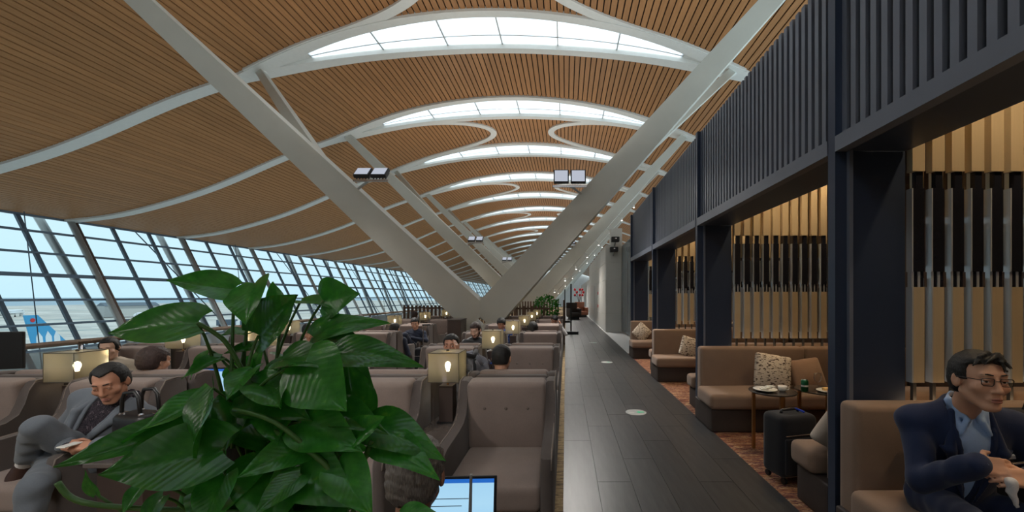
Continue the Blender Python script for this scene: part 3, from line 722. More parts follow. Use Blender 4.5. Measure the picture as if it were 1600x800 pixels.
# ------------------------------------------------------------------ beyond the booths
wl = struct(MB().box(1.8, 6.0, 17.55, 30, 0, 3.85).build('wall_far', M['white']), 'white stone wall block beyond the booths', 'wall')
for r in range(5):
    z0 = r*.77
    MB().box(1.79, 2.45, 17.50, 17.55, z0 + .006, z0 + .764).build('stone_panel', M['white'], wl)
    for c in range(5):
        MB().box(1.765, 1.80, 17.56 + c*2.48, 17.56 + c*2.48 + 2.468, z0 + .006, z0 + .764).build('stone_panel', M['white'], wl)
MB().box(2.0, 2.5, 17.6, 18.2, 3.85, 4.6).build('upper_block', M['white'], wl)
MB().box(1.755, 1.765, 24.0, 24.9, .0, 2.2).build('flush_door', M['wallpaint'], wl)
for z in (1.05, 1.75): tag(MB().rbox((1.755, 21.6, z), (.03, .16, .16), .01, 2).build('alarm_box', M['red'], None, True), 'small red fire alarm box on the white wall', 'alarm', 'red boxes on the white wall')
def cctv(p, label):
    t = thing('security_camera', label, 'camera', p); MB().rbox((0, 0, 0), (.35, .3, .22), .03, 2).build('housing', M['black'], t); MB().tube([(0, 0, -.1), (0, .2, -.25)], .03, 6).build('bracket', M['pipe'], t)
    MB().lathe([(.05, 0), (.05, .04)], (0, -.19, 0), 10).build('lens', M['chrome'], t)
cctv((2.15, 17.25, 4.05), 'dark boxed camera mounted above the white pillar')
cctv((2.1, 17.3, 3.62), 'small wall camera projecting from the white pillar')
gw = thing('glass_partition', 'tall glass partition between the last booth and the white pillar', 'partition', (2.48, 10.85, 0))
for k in range(4):
    MB().box(-.01, .01, .1 + k*1.65, .1 + k*1.65 + 1.62, .05, 3.8).build('pane', M['balustrade'], gw)  # milky glass paints in the bright reflections on these panes
    MB().box(-.02, .02, .06 + k*1.65, .10 + k*1.65, 0, 3.85).build('mullion', M['chrome'], gw)
struct(MB().box(4.5, 4.7, 10.9, 17.5, 0, 3.85).build('wall_back', M['wallpaint']), 'pale wall seen through the glass partition', 'wall')
struct(MB().box(2.3, 2.5, 30, 60, 0, 3.2).build('wall_end', M['wallpaint']), 'pale wall along the far walkway', 'wall')
# black posts on the walkway
def sign_post(x, y, h, label):
    t = thing('sign_post', label, 'post', (x, y, 0)); MB().rbox((0, 0, .06), (.62, .34, .12), .01, 2).build('base', M['black'], t); MB().box(-.03, .03, -.02, .02, .12, h).build('pole', M['black'], t)
sign_post(.22, 16.6, 2.1, 'tall thin black post on a flat base at the walkway edge')
sign_post(-.05, 24.0, 2.0, 'farther thin black post beside the hedge of furniture')
# round floor stickers with green arrows
M['sticker'] = plain('grey_sticker', srgb(150, 152, 150), .5); M['arrow'] = plain('green_arrow', srgb(40, 190, 140), .5)
for i, (x, y) in enumerate([(.955, 5.4), (.98, 9.5), (.93, 13.5)]):
    t = thing('floor_sticker', 'round grey floor sticker with a green arrow, ' + ['beside the suitcase booth', 'beside the third booth', 'near the white pillar'][i], 'sticker', (x, y, .001))
    MB().lathe([(.14, 0), (.14, .002)], (0, 0, 0), 28).build('disc', M['sticker'], t)
    MB().add([(.0, .0, .004), (.05, -.05, .004), (.05, -.02, .004), (.11, -.02, .004), (.11, .02, .004), (.05, .02, .004), (.05, .05, .004)], [(0, 1, 2, 3, 4, 5, 6)]).build('arrow', M['arrow'], t)
    MB().add([(-.1, -.03, .004), (-.03, -.03, .004), (-.03, -.015, .004), (-.1, -.015, .004)], [(0, 1, 2, 3)]).build('print', M['whiteplate'], t)
# slat screens behind the last row of armchairs
for (xa, xb, yy, hh, lab) in ((-5.6, -2.9, 13.7, 1.27, 'brown vertical slat screen left of the great V column'), (-2.0, -.55, 13.6, 1.25, 'brown vertical slat screen right of the great V column')):
    t = thing('slat_screen', lab, 'screen', (xa, yy, 0)); n = int((xb - xa)/.135)
    me = MB().box(0, .06, -.03, .03, .06, hh).mesh('slat', M['brownslat'])
    for j in range(n): link('slat', me, t, (j*.135, 0, 0))
    MB().box(0, xb - xa, -.035, .035, 0, .06).build('bottom_rail', M['brownslat'], t); MB().box(0, xb - xa, .031, .06, hh - .12, hh - .06).build('top_rail', M['brownslat'], t)
t = thing('slat_screen', 'brown slatted partition end standing beside the walkway', 'screen', (-.06, 13.0, 0))
me = MB().box(-.03, .03, 0, .06, .06, 1.45).mesh('slat', M['brownslat'])
for j in range(12): link('slat', me, t, (0, j*.12, 0))
MB().box(-.035, .035, 0, 1.4, 0, .06).build('bottom_rail', M['brownslat'], t)
t = thing('slat_screen', 'farther brown slat screen with heads behind it', 'screen', (-4.5, 20.5, 0))
me = MB().box(0, .07, -.03, .03, .06, 1.32).mesh('slat', M['brownslat'])
for j in range(30): link('slat', me, t, (j*.14, 0, 0))
MB().box(0, 4.2, -.035, .035, 0, .06).build('bottom_rail', M['brownslat'], t)
# ------------------------------------------------------------------ armchairs
CW = .735
def side_profile():
    """(y, z) outline of a wing-and-arm side panel; chair faces -y, rear plane y = 0"""
    top = [(-.015, .90), (-.03, .935), (-.10, .945), (-.19, .935), (-.225, .88), (-.245, .79), (-.275, .71), (-.34, .66), (-.50, .64), (-.78, .625), (-.845, .60), (-.86, .54)]
    return [(0, .07)] + top + [(-.855, .07)]
def make_chair():
    t = thing('armchair', 'taupe fabric lounge armchair with charcoal wings', 'armchair')
    prof = side_profile()
    for sg in (-1, 1):
        x0, x1 = (-CW/2, -CW/2 + .075) if sg < 0 else (CW/2 - .075, CW/2)
        n = len(prof); vs = []; r = .018
        cy = sum(p[0] for p in prof)/n; cz = sum(p[1] for p in prof)/n
        def ins(p, d): 
            v = Vector((p[0]-cy, p[1]-cz)); l = v.length; return (cy + v.x*(l-d)/l, cz + v.y*(l-d)/l)
        for xx, d in ((x0, r), (x0 + r, 0), (x1 - r, 0), (x1, r)):
            for p in prof: q = ins(p, d); vs.append((xx, q[0], q[1]))
        fs = [tuple(range(n)), tuple(range(4*n-1, 3*n-1, -1))] + [(k*n+i, (k+1)*n+i, (k+1)*n+(i+1) % n, k*n+(i+1) % n) for k in range(3) for i in range(n)]
        smoothed(MB().add(vs, fs).build('side_panel', M['darkfab'], t), 50)
        xo = -CW/2 + .008 if sg < 0 else CW/2 - .008
        MB().tube([(xo, p[0], p[1]) for p in prof[1:-1]], .005, 5).build('piping', M['piping'], t, True)
    MB().rbox((0, -.045, .50), (CW - .14, .09, .86), .03, 3).build('back_shell', M['darkfab'], t, True)
    R = Matrix.Rotation(.13, 3, 'X')
    bc = MB().rbox((0, -.165, .675), (CW - .145, .16, .54), .035, 4, (0, .02, 0), 5, rot=R).build('back_cushion', M['taupe'], t, True)
    for bx_ in (-.16, 0, .16): MB().sphere((bx_, -.258 - (.012 if bx_ == 0 else .006), .745), (.013, .010, .013), 10, 6).build('button', M['button'], bc, True)
    MB().rbox((0, -.52, .355), (CW - .145, .66, .165), .04, 4, (0, 0, .015), 4).build('seat_cushion', M['taupe'], t, True)
    MB().rbox((0, -.44, .175), (CW - .13, .80, .21), .015, 2).build('base', M['darkfab'], t)
    for sx in (-.30, .30):
        for sy in (-.10, -.76): MB().box(sx-.02, sx+.02, sy-.02, sy+.02, 0, .075).build('foot', M['black'], t)
    return t
proto = freeze(make_chair())
YB = [3.24 + 1.97*k for k in range(6)]           # rear planes of the rows
CX = {'A': -.445, 'B': -1.455, 'C': -3.42, 'D': -4.41, 'E': -5.51}
SPECIAL = {('A', 0, -1): 'empty taupe armchair with three buttons facing the laptop user',
           ('B', 0, -1): 'taupe armchair half hidden by the big leaves, beside the lamp table',
           ('C', 0, -1): 'taupe armchair holding the man in the grey suit',
           ('D', 0, -1): 'taupe armchair at the window side with papers on its seat',
           ('A', 0, 1): 'armchair of the man with the cropped black hair seen from behind',
           ('C', 0, 1): 'armchair of the man with brown hair seen from behind',
           ('E', 1, -1): 'taupe armchair of the woman in the beige coat',
           ('C', 3, -1): 'taupe armchair of the man in navy holding a phone',
           ('B', 1, -1): 'taupe armchair of the man raising his hand to his head',
           ('B', 2, -1): 'taupe armchair of the bearded man in black',
           ('A', 4, -1): 'taupe armchair of the man in a white shirt resting his head',
           ('A', 1, -1): 'empty taupe armchair opposite the man with cropped hair',
           ('C', 2, -1): 'empty taupe armchair with its back to the bald man'}
first = [True]
NTH = ['first', 'second', 'third', 'fourth', 'fifth', 'sixth', 'seventh']
WHERE = {'A': 'beside the walkway', 'B': 'inside the walkway lamp tables', 'C': 'by the central aisle', 'D': 'between two lamp tables', 'E': 'beside the railing'}
WT = {'AB': 'near the walkway', 'CD': 'near the central aisle', 'DE': 'near the railing'}
def place_chair(col, k, face, ydelta=0):
    y = YB[0] + 1.97*k + (.015 if face > 0 else -.015) + ydelta; rz = 0 if face < 0 else PI
    lab = SPECIAL.get((col, k, face)); 
    if first[0]:
        o = proto; o.location = (CX[col], y, 0); o.rotation_euler = (0, 0, rz); first[0] = False
    else: o = dup(proto, (CX[col], y, 0), rz)
    if lab: o['label'] = lab
    else:
        o['label'] = 'taupe armchair %s, %s row from the slat screen, facing %s' % (WHERE[col], NTH[5 - k], 'away' if face > 0 else 'the photographer')
        o['group'] = 'lounge armchairs in rows'
for col in 'ABCDE':
    for k in range(0, 6):
        if col == 'E' and (k > 3 or k == 0): continue
        place_chair(col, k, -1)
        if k < 5: place_chair(col, k, 1)
SPECIAL[('A', -1, 1)] = 'armchair of the grey-haired man with the laptop'
place_chair('A', -1, 1, -.42)
# lamp tables between the chairs
def make_table():
    t = thing('lamp_table', 'dark polished stone side table between the armchairs', 'table')
    MB().rbox((0, 0, .565), (.25, 1.36, .03), .004, 2).build('tabletop', M['stone'], t)
    MB().box(-.11, .11, -.62, .62, .03, .55).build('body', M['pedestal'], t)
    MB().box(-.10, .10, -.60, .60, 0, .03).build('plinth', M['black'], t)
    return t
def make_lamp():
    t = thing('table_lamp', 'square gauze-shaded table lamp on a tall bronze block', 'lamp')
    MB().rbox((0, 0, .15), (.11, .11, .29), .004, 2).build('block', M['pedestal'], t)
    MB().box(-.068, .068, -.068, .068, 0, .012).build('foot_plate', M['black'], t)
    MB().tube([(0, 0, .29), (0, 0, .40)], .009, 8).build('stem', M['brass'], t)
    z0, z1, s = .335, .56, .118
    sh = None
    shade = MB()
    for q in range(4):
        R = Matrix.Rotation(q*PI/2, 3, 'Z'); vs = [R @ Vector(v) for v in ((-s, -s, z0), (s, -s, z0), (s, -s, z1), (-s, -s, z1))]; shade.add(vs, [(0, 1, 2, 3)])
    shade.add([(-s, -s, z1), (s, -s, z1), (s, s, z1), (-s, s, z1)], [(0, 1, 2, 3)])
    sh = shade.build('shade', M['shade'], t)
    tr = MB()
    for z in (z0, z1):
        for a, b in (((-s, -s), (s, -s)), ((s, -s), (s, s)), ((s, s), (-s, s)), ((-s, s), (-s, -s))): tr.beam((a[0], a[1], z), (b[0], b[1], z), .005, .005, .005, .005, (0, 0, 1))
    for a in ((-s, -s), (s, -s), (s, s), (-s, s)): tr.beam((a[0], a[1], z0), (a[0], a[1], z1), .003, .003, .003, .003)
    tr.build('shade_frame', M['shade_trim'], sh)
    MB().lathe([(.012, z1), (.012, z1 + .012), (.006, z1 + .018)], (0, 0, 0), 10).build('finial', M['shade_trim'], sh)
    MB().lathe([(.012, .40), (.014, .415), (.021, .435), (.023, .452), (.016, .472), (.004, .478)], (0, 0, 0), 14).build('bulb', M['bulb'], t, True)
    return t
tb0 = freeze(make_table()); lp0 = freeze(make_lamp())
ftb = [True]
COLS_T = {'AB': -.945, 'CD': -3.915, 'DE': -4.965}
for cn, x in COLS_T.items():
    for k in range(0, 6):
        if cn == 'DE' and (k > 3 or k == 0): continue
        y = YB[0] + 1.97*k
        lab_t = {('AB', 0): 'polished stone lamp table beside the empty three-button armchair', ('CD', 0): 'lamp table beside the man in the grey suit'}.get((cn, k), 'dark stone lamp table %s, %s row from the slat screen' % (WT[cn], NTH[5 - k]))
        lab_l = {('AB', 0): 'lit square table lamp beside the empty three-button armchair', ('CD', 0): 'square table lamp beside the man in the grey suit', ('AB', 1): 'lit square table lamp behind the cropped-haired man',
                 ('DE', 1): 'square table lamp beside the woman in the beige coat'}.get((cn, k), 'lit square gauze table lamp %s, %s row from the slat screen' % (WT[cn], NTH[5 - k]))
        if ftb[0]:
            a, b = tb0, lp0; ftb[0] = False; a.location = (x, y, 0); b.location = (x, y - .06, .58)
        else: a = dup(tb0, (x, y, 0)); b = dup(lp0, (x, y - .06, .58))
        a['label'] = lab_t; b['label'] = lab_l
        if lab_t.startswith('dark stone'): a['group'] = 'lamp tables in the rows'
        if lab_l.startswith('lit square gauze'): b['group'] = 'table lamps in the rows'
        ld = bpy.data.lights.new('lamp_glow', 'POINT'); ld.energy = LAMP; ld.color = (1, .74, .36); ld.shadow_soft_size = .03
        lo = bpy.data.objects.new('lamp_glow', ld); C.objects.link(lo); lo.parent = b; lo.location = (0, 0, .525)
# small dark cabinet beside the chair in front of the V column
t = thing('cabinet', 'small dark brown cabinet at the foot of the great V column', 'cabinet', (-2.86, 10.45, 0)); MB().rbox((0, 0, .50), (.34, .6, .92), .01, 2).build('body', M['pedestal'], t); MB().rbox((0, 0, .975), (.36, .62, .03), .006, 2).build('top', M['darkfab'], t); MB().box(-.17, .17, -.3, .3, 0, .04).build('plinth', M['black'], t)
# bulletin monitor at the window side
t = thing('monitor', 'black flat monitor seen from its back near the railing', 'monitor', (-5.55, 3.75, 0), .35)
MB().rbox((0, 0, 1.06), (.62, .035, .36), .01, 2).build('panel', M['black'], t); MB().tube([(0, .03, 0), (0, .03, 1.0)], .025, 8).build('stand', M['black'], t); MB().rbox((0, .03, .015), (.4, .3, .03), .01, 2).build('foot', M['black'], t)
t = thing('monitor', 'small dark monitor on a stand near the lamp and the railing', 'monitor', (-6.12, 6.1, 0), .1)
MB().rbox((0, 0, 1.10), (.30, .03, .34), .01, 2).build('panel', M['black'], t); MB().tube([(0, .03, 0), (0, .03, 1.0)], .02, 8).build('stand', M['black'], t); MB().rbox((0, .03, .015), (.3, .3, .03), .01, 2).build('foot', M['black'], t)
# ------------------------------------------------------------------ people: smooth distance-field bodies meshed with surface nets
class Field:
    def __init__(s, lo, hi, h):
        s.h = h; s.lo = np.array(lo, float); n = np.ceil((np.array(hi) - s.lo)/h).astype(int) + 1; s.n = n
        s.ax = [s.lo[i] + h*np.arange(n[i]) for i in range(3)]; s.f = np.full(n, .5, np.float32)
    def _sl(s, lo, hi):
        a = np.clip(np.floor((lo - s.lo)/s.h).astype(int), 0, s.n); b = np.clip(np.ceil((hi - s.lo)/s.h).astype(int) + 1, 0, s.n)
        return tuple(slice(i, j) for i, j in zip(a, b))
    def _grid(s, sl): return np.meshgrid(s.ax[0][sl[0]], s.ax[1][sl[1]], s.ax[2][sl[2]], indexing='ij')
    def _apply(s, sl, d, k, sub):
        f = s.f[sl]; d = d.astype(np.float32)
        if sub:
            d = -d; hh = np.clip(.5 - .5*(f - d)/k, 0, 1); s.f[sl] = f*(1-hh) + d*hh + k*hh*(1-hh)
        else:
            hh = np.clip(.5 + .5*(f - d)/k, 0, 1); s.f[sl] = f*(1-hh) + d*hh - k*hh*(1-hh)
    def cap(s, a, b, ra, rb=None, k=.02, sub=False):
        rb = ra if rb is None else rb; a = np.array(a, float); b = np.array(b, float); R = max(ra, rb) + k*2 + s.h*2
        sl = s._sl(np.minimum(a, b) - R, np.maximum(a, b) + R)
        if any(q.stop <= q.start for q in sl): return s
        X, Y, Z = s._grid(sl); d = b - a; L = max(float(d@d), 1e-12)
        t = np.clip(((X-a[0])*d[0] + (Y-a[1])*d[1] + (Z-a[2])*d[2])/L, 0, 1)
        s._apply(sl, np.sqrt((X-a[0]-t*d[0])**2 + (Y-a[1]-t*d[1])**2 + (Z-a[2]-t*d[2])**2) - (ra + (rb-ra)*t), k, sub); return s
    def ell(s, c, r, k=.02, R=None, sub=False):
        c = np.array(c, float); r = np.array(r, float); m = max(r) + 2*k + 2*s.h; sl = s._sl(c - m, c + m)
        if any(q.stop <= q.start for q in sl): return s
        X, Y, Z = s._grid(sl); P = [X-c[0], Y-c[1], Z-c[2]]
        if R is not None:
            R = np.array(R); P = [R[0, i]*P[0] + R[1, i]*P[1] + R[2, i]*P[2] for i in range(3)]
        k0 = np.sqrt((P[0]/r[0])**2 + (P[1]/r[1])**2 + (P[2]/r[2])**2); k1 = np.sqrt((P[0]/r[0]**2)**2 + (P[1]/r[1]**2)**2 + (P[2]/r[2]**2)**2) + 1e-6
        s._apply(sl, k0*(k0-1)/k1, k, sub); return s
    def rbx(s, c, hs, r, k=.01, R=None, sub=False):
        c = np.array(c, float); hs = np.array(hs, float); m = np.linalg.norm(hs) + r + 2*k + 2*s.h; sl = s._sl(c - m, c + m)
        if any(q.stop <= q.start for q in sl): return s
        X, Y, Z = s._grid(sl); P = [X-c[0], Y-c[1], Z-c[2]]
        if R is not None:
            R = np.array(R); P = [R[0, i]*P[0] + R[1, i]*P[1] + R[2, i]*P[2] for i in range(3)]
        q = [np.abs(p) - h_ for p, h_ in zip(P, hs)]
        d = np.sqrt(sum(np.maximum(t, 0)**2 for t in q)) + np.minimum(np.maximum(q[0], np.maximum(q[1], q[2])), 0) - r
        s._apply(sl, d, k, sub); return s
    def fn(s, f, k=.005, sub=True):
        sl = tuple(slice(0, n) for n in s.n); X, Y, Z = s._grid(sl); s._apply(sl, f(X, Y, Z), k, sub); return s
    def wrinkle(s, amp, fr, seed=0):
        r = np.random.default_rng(seed); X, Y, Z = np.meshgrid(*s.ax, indexing='ij'); g = np.zeros(s.n, np.float32)
        for _ in range(4):
            v = r.normal(size=3)*fr; g += np.sin(X*v[0] + Y*v[1] + Z*v[2] + r.uniform(0, 6.28)).astype(np.float32)
        s.f += g*amp/2; return s
    def mesh(s, name, m):
        f = s.f; f[0] = f[-1] = .5; f[:, 0] = f[:, -1] = .5; f[:, :, 0] = f[:, :, -1] = .5
        ins = f < 0; n = s.n
        cnt = sum(ins[i:n[0]-1+i, j:n[1]-1+j, k:n[2]-1+k].astype(np.int8) for i in (0, 1) for j in (0, 1) for k in (0, 1))
        cells = np.argwhere((cnt > 0) & (cnt < 8)); idx = np.full(np.array(n) - 1, -1, np.int32); idx[tuple(cells.T)] = np.arange(len(cells))
        acc = np.zeros((len(cells), 3)); num = np.zeros(len(cells))
        cor = [(i, j, k) for i in (0, 1) for j in (0, 1) for k in (0, 1)]
        val = {c: f[cells[:, 0]+c[0], cells[:, 1]+c[1], cells[:, 2]+c[2]] for c in cor}
        for a in cor:
            for ax in range(3):
                if a[ax] == 0:
                    b = list(a); b[ax] = 1; b = tuple(b); va, vb = val[a], val[b]; m_ = (va < 0) != (vb < 0)
                    t = np.where(m_, va/np.where(m_, va - vb, 1), 0); p = np.array(a, float)[None] + t[:, None]*(np.array(b) - np.array(a))[None]
                    acc[m_] += p[m_]; num[m_] += 1
        v = s.lo + (cells + acc/num[:, None])*s.h
        quads = []
        for ax in range(3):
            o1, o2 = [(1, 2), (2, 0), (0, 1)][ax]
            sa = [slice(None)]*3; sb = [slice(None)]*3; sa[ax] = slice(0, -1); sb[ax] = slice(1, None)
            A = ins[tuple(sa)]; B = ins[tuple(sb)]; e = np.argwhere(A != B); e = e[(e[:, o1] > 0) & (e[:, o2] > 0)]
            e = e[(e[:, o1] < n[o1]-1) & (e[:, o2] < n[o2]-1)]
            def cell(d1, d2): q = e.copy(); q[:, o1] -= d1; q[:, o2] -= d2; return idx[q[:, 0], q[:, 1], q[:, 2]]
            q = np.stack([cell(1, 1), cell(0, 1), cell(0, 0), cell(1, 0)], 1)
            flip = ~A[e[:, 0], e[:, 1], e[:, 2]]; q[flip] = q[flip][:, ::-1]; quads.append(q)
        q = np.concatenate(quads)
        me = bpy.data.meshes.new(name); me.vertices.add(len(v)); me.vertices.foreach_set('co', v.astype(np.float32).ravel())
        me.loops.add(q.size); me.loops.foreach_set('vertex_index', q.astype(np.int32).ravel())
        me.polygons.add(len(q)); me.polygons.foreach_set('loop_start', np.arange(0, q.size, 4, dtype=np.int32)); me.polygons.foreach_set('use_smooth', np.ones(len(q), bool))
        me.update(calc_edges=True); me.validate(); me.materials.append(m); return me
def skin_mat(name, col):
    m, t, b = _new(name); f = _noise(t, _coords(t), 60, 4); f2 = _noise(t, _coords(t), 9, 3)
    c1 = _ramp(t, f2, [(.3, [c*.92 for c in col]), (.7, [min(1, col[0]*1.08), col[1]*1.02, col[2]])]); t.links.new(c1, b.inputs['Base Color'])
    b.inputs['Roughness'].default_value = .48; _spec(b, .35); _bump(t, b, f, .08, .002); return m
M['skin'] = skin_mat('skin_light', srgb(204, 158, 132)); M['skin2'] = skin_mat('skin_tan', srgb(178, 130, 106)); M['skin3'] = skin_mat('skin_pale', srgb(214, 176, 156))
M['lip'] = plain('lip', srgb(172, 114, 100), .5); M['eyewhite'] = plain('eye_white', srgb(220, 214, 208), .2); M['iris'] = plain('iris', srgb(30, 20, 16), .15)
def hair_mat(name, col): return plain(name, col, .6, var=.6, scale=260, stretch=(1, .12, .12), bump=.8, bscale=420)
M['hair'] = hair_mat('black_hair', srgb(19, 17, 17)); M['hairbrown'] = hair_mat('brown_hair', srgb(58, 42, 38)); M['hairgrey'] = plain('grey_hair', srgb(112, 104, 98), .5, var=.55, scale=420, stretch=(1, .12, .12), bump=.5, bscale=500)
M['suit_blue'] = fabric('navy_suit', srgb(32, 43, 72), .12); M['suit_grey'] = fabric('grey_suit', srgb(98, 104, 112), .12); M['shirt_blue'] = fabric('pale_blue_shirt', srgb(150, 176, 216), .06)
M['darkshirt'] = stripes('dark_patterned_shirt', [srgb(40, 38, 44), srgb(56, 50, 56), srgb(34, 32, 38), srgb(82, 74, 80)], 60, 60, 1.2, .8, 3)
M['navyfab'] = fabric('navy_cloth', srgb(38, 44, 60)); M['whitefab'] = fabric('white_cloth', srgb(206, 204, 206)); M['beige'] = fabric('beige_coat', srgb(182, 170, 154)); M['lav'] = fabric('lavender_shirt', srgb(176, 166, 184))
M['greyjacket'] = fabric('grey_jacket', srgb(122, 124, 134)); M['bluepat'] = stripes('blue_print', [srgb(40, 62, 130), srgb(60, 96, 170), srgb(34, 44, 90), srgb(130, 150, 190)], 30, 30, 1.2, .8, 3)
M['shoe'] = plain('brown_leather', srgb(58, 38, 32), .3); M['blacktrouser'] = fabric('dark_trousers', srgb(44, 44, 52))
V3 = lambda *p: np.array(p, float)
def rotm(yaw, pitch, roll):
    """head frame: yaw about z (+ = turns to its left), pitch (+ = looks down), roll"""
    return np.array((Matrix.Rotation(yaw, 3, 'Z') @ Matrix.Rotation(-pitch, 3, 'X') @ Matrix.Rotation(roll, 3, 'Y')))
def head_skin(F, c, R, s=1., k=.012):
    T = lambda *p: c + R @ (V3(*p)*s)
    F.ell(T(0, -.012, .032), V3(.074, .094, .086)*s, k, R); F.ell(T(0, .022, -.035), V3(.060, .070, .080)*s, .02, R)
    for sg in (-1, 1):
        F.cap(T(sg*.050, .0, -.05), T(sg*.018, .062, -.102), .022*s, .018*s, .02); F.ell(T(sg*.042, .060, -.022), V3(.026, .026, .024)*s, .018, R)
        F.ell(T(sg*.080, -.008, -.004), V3(.011, .021, .033)*s, .006, R @ rotm(sg*.35, 0, 0)); F.ell(T(sg*.089, -.002, .0), V3(.006, .011, .02)*s, .004, R, True)
    F.ell(T(0, .070, -.104), V3(.026, .022, .018)*s, .018, R)
    F.cap(T(-.034, .078, .034), T(.034, .078, .034), .013*s, None, .016)
    for sg in (-1, 1): F.ell(T(sg*.032, .100, .010), V3(.019, .018, .012)*s, .010, R, True)
    F.cap(T(0, .090, .018), T(0, .108, -.026), .0085*s, .012*s, .010); F.ell(T(0, .108, -.030), V3(.011, .011, .010)*s, .008, R)
    for sg in (-1, 1): F.ell(T(sg*.014, .099, -.033), V3(.008, .010, .008)*s, .006, R)
    for sg in (-1, 1):                                              # lids
        F.ell(T(sg*.032, .0845, .0158), V3(.018, .0105, .0062)*s, .004, R); F.ell(T(sg*.032, .083, .0012), V3(.017, .0095, .0055)*s, .004, R)
    F.ell(T(0, .086, -.066), V3(.026, .014, .018)*s, .012, R)
    F.cap(T(-.022, .095, -.068), T(.022, .095, -.068), .0025*s, None, .003, True)
def hand(F, w_, d, n, s=1., curl=.6, side=1, k=.006, spread=.08):
    """w_ wrist, d pointing along the hand, n back-of-hand normal; side +1 puts the thumb on +cross"""
    d = d/np.linalg.norm(d); n = n - d*(n@d); n /= np.linalg.norm(n); x = np.cross(d, n)*side
    F.rbx(w_ + d*.05*s, V3(.026, .034, .004)*s, .009*s, .012, np.stack([x, d, n], 1))
    L = [.068, .078, .072, .056]
    for i in range(4):
        off = (-.027 + .018*i); p = w_ + d*(.086 - .004*abs(i-1.4))*s + x*(-off)*s; a = 0; dd = d + x*(-off)*spread*20*.3; dd /= np.linalg.norm(dd)
        for j, fr in enumerate((.45, .32, .23)):
            a += curl*(.55 + .35*j); q = p + (dd*math.cos(a) - n*math.sin(a))*L[i]*fr*s
            F.cap(p, q, (.0088 - .0008*j)*s, (.0082 - .0010*j)*s, k*.6); p = q
    p = w_ + d*.022*s + x*.026*s; q = p + (d*.55 + x*.65 - n*.35)*.042*s; F.cap(p, q, .012*s, .0105*s, k)
    q2 = q + (d*.85 + x*.15 - n*.45)*.034*s; F.cap(q, q2, .0100*s, .0080*s, k*.6)
def person(name_label, loc, rz, P, group=None):
    """P: pose and looks. Local frame: +y forward, +z up, origin on the floor below the hips."""
    t = thing('person', name_label, 'person', loc, rz, group); h = P.get('h', .011); s = P.get('s', 1.); sk = M[P.get('skin', 'skin')]
    if P.get('world'):                                              # joints given in world space: bring them into the local frame
        Ri = np.array(Matrix.Rotation(-rz, 3, 'Z')); L3 = V3(*loc)
        P = dict(P)
        for key in ('hip', 'nb', 'hc'): P[key] = tuple(Ri @ (V3(*P[key]) - L3))
        for key in ('elbow', 'wrist', 'knee', 'ankle'): P[key] = [tuple(Ri @ (V3(*p) - L3)) for p in P[key]]
        P['hand'] = {q: (tuple(Ri @ V3(*v[0])), tuple(Ri @ V3(*v[1])), *v[2:]) for q, v in P.get('hand', {}).items()}
        P['toe'] = {q: tuple(Ri @ V3(*v)) for q, v in P.get('toe', {}).items()}
    hip = V3(*P.get('hip', (0, 0, .44))); lean = P.get('lean', .25); yaw = P.get('twist', 0.); side = P.get('side', 0.)
    if 'nb' in P:
        nb = V3(*P['nb']); up = nb - hip; sp = np.linalg.norm(up); up = up/sp
    else:
        up = V3(math.sin(side), -math.sin(lean), math.cos(lean)*math.cos(side)); up /= np.linalg.norm(up); sp = P.get('spine', .46)*s; nb = None
    rt = np.array(Matrix.Rotation(yaw, 3, 'Z') @ Vector((1, 0, 0))); rt = rt - up*(rt@up); rt /= np.linalg.norm(rt); fw = np.cross(up, rt); TR = np.stack([rt, fw, up], 1)
    if nb is None: nb = hip + up*sp + fw*P.get('hunch', .03)
    hc = V3(*P['hc']) if 'hc' in P else nb + V3(*P.get('head_off', (0, .05, .165)))*s
    HR = rotm(*P.get('head', (0, .15, 0)))
    sh = {q: nb + rt*q*.178*s - up*.055*s + fw*.01 for q in (-1, 1)}
    el = {q: V3(*P['elbow'][0 if q < 0 else 1]) if 'elbow' in P else sh[q] + V3(q*.07, .05, -.27)*s for q in (-1, 1)}
    wr = {q: V3(*P['wrist'][0 if q < 0 else 1]) if 'wrist' in P else el[q] + V3(-q*.12, .21, -.02)*s for q in (-1, 1)}
    hj = {q: hip + V3(q*.09, .02, 0)*s for q in (-1, 1)}
    kn = {q: V3(*P['knee'][0 if q < 0 else 1]) if 'knee' in P else hip + V3(q*.13, .46, .05)*s for q in (-1, 1)}
    an = {q: V3(*P['ankle'][0 if q < 0 else 1]) if 'ankle' in P else V3(kn[q][0], kn[q][1] + .03, .09) for q in (-1, 1)}
    allp = np.array([hip, nb, hc + V3(0, 0, .14), hc - V3(0, 0, .1), *sh.values(), *el.values(), *wr.values(), *kn.values(), *an.values()])
    lo, hi = allp.min(0) - .24, allp.max(0) + .24; lo[2] = max(lo[2], -.01)
    legs = P.get('legs', True)
    if not legs: lo[2] = hip[2] - .14; hi[1] = max(hc[1], nb[1], *(w_[1] for w_ in wr.values())) + .24
    def torso(F, g, k=.05):
        F.ell(hip + up*.03, V3(.165, .115, .115)*s + g, k, TR); F.ell(hip + up*sp*.36 + fw*.012, V3(.148, .108, .15)*s + g, k, TR)
        F.ell(hip + up*sp*.70 + fw*.02, V3(.165, .112, .165)*s + g, k, TR)
        F.cap(sh[-1] - rt*-.02, sh[1] - rt*.02, .058*s + g, None, k)
        for q in (-1, 1): F.cap(nb + up*.03, sh[q], .050*s + g, .048*s + g, .03)
    def arms(F, g, cuff=1., k=.02):
        for q in (-1, 1):
            F.cap(sh[q], el[q], .052*s + g, .043*s + g, .03); F.cap(el[q], el[q] + (wr[q]-el[q])*cuff, .043*s + g, .031*s + g*1.2, k)
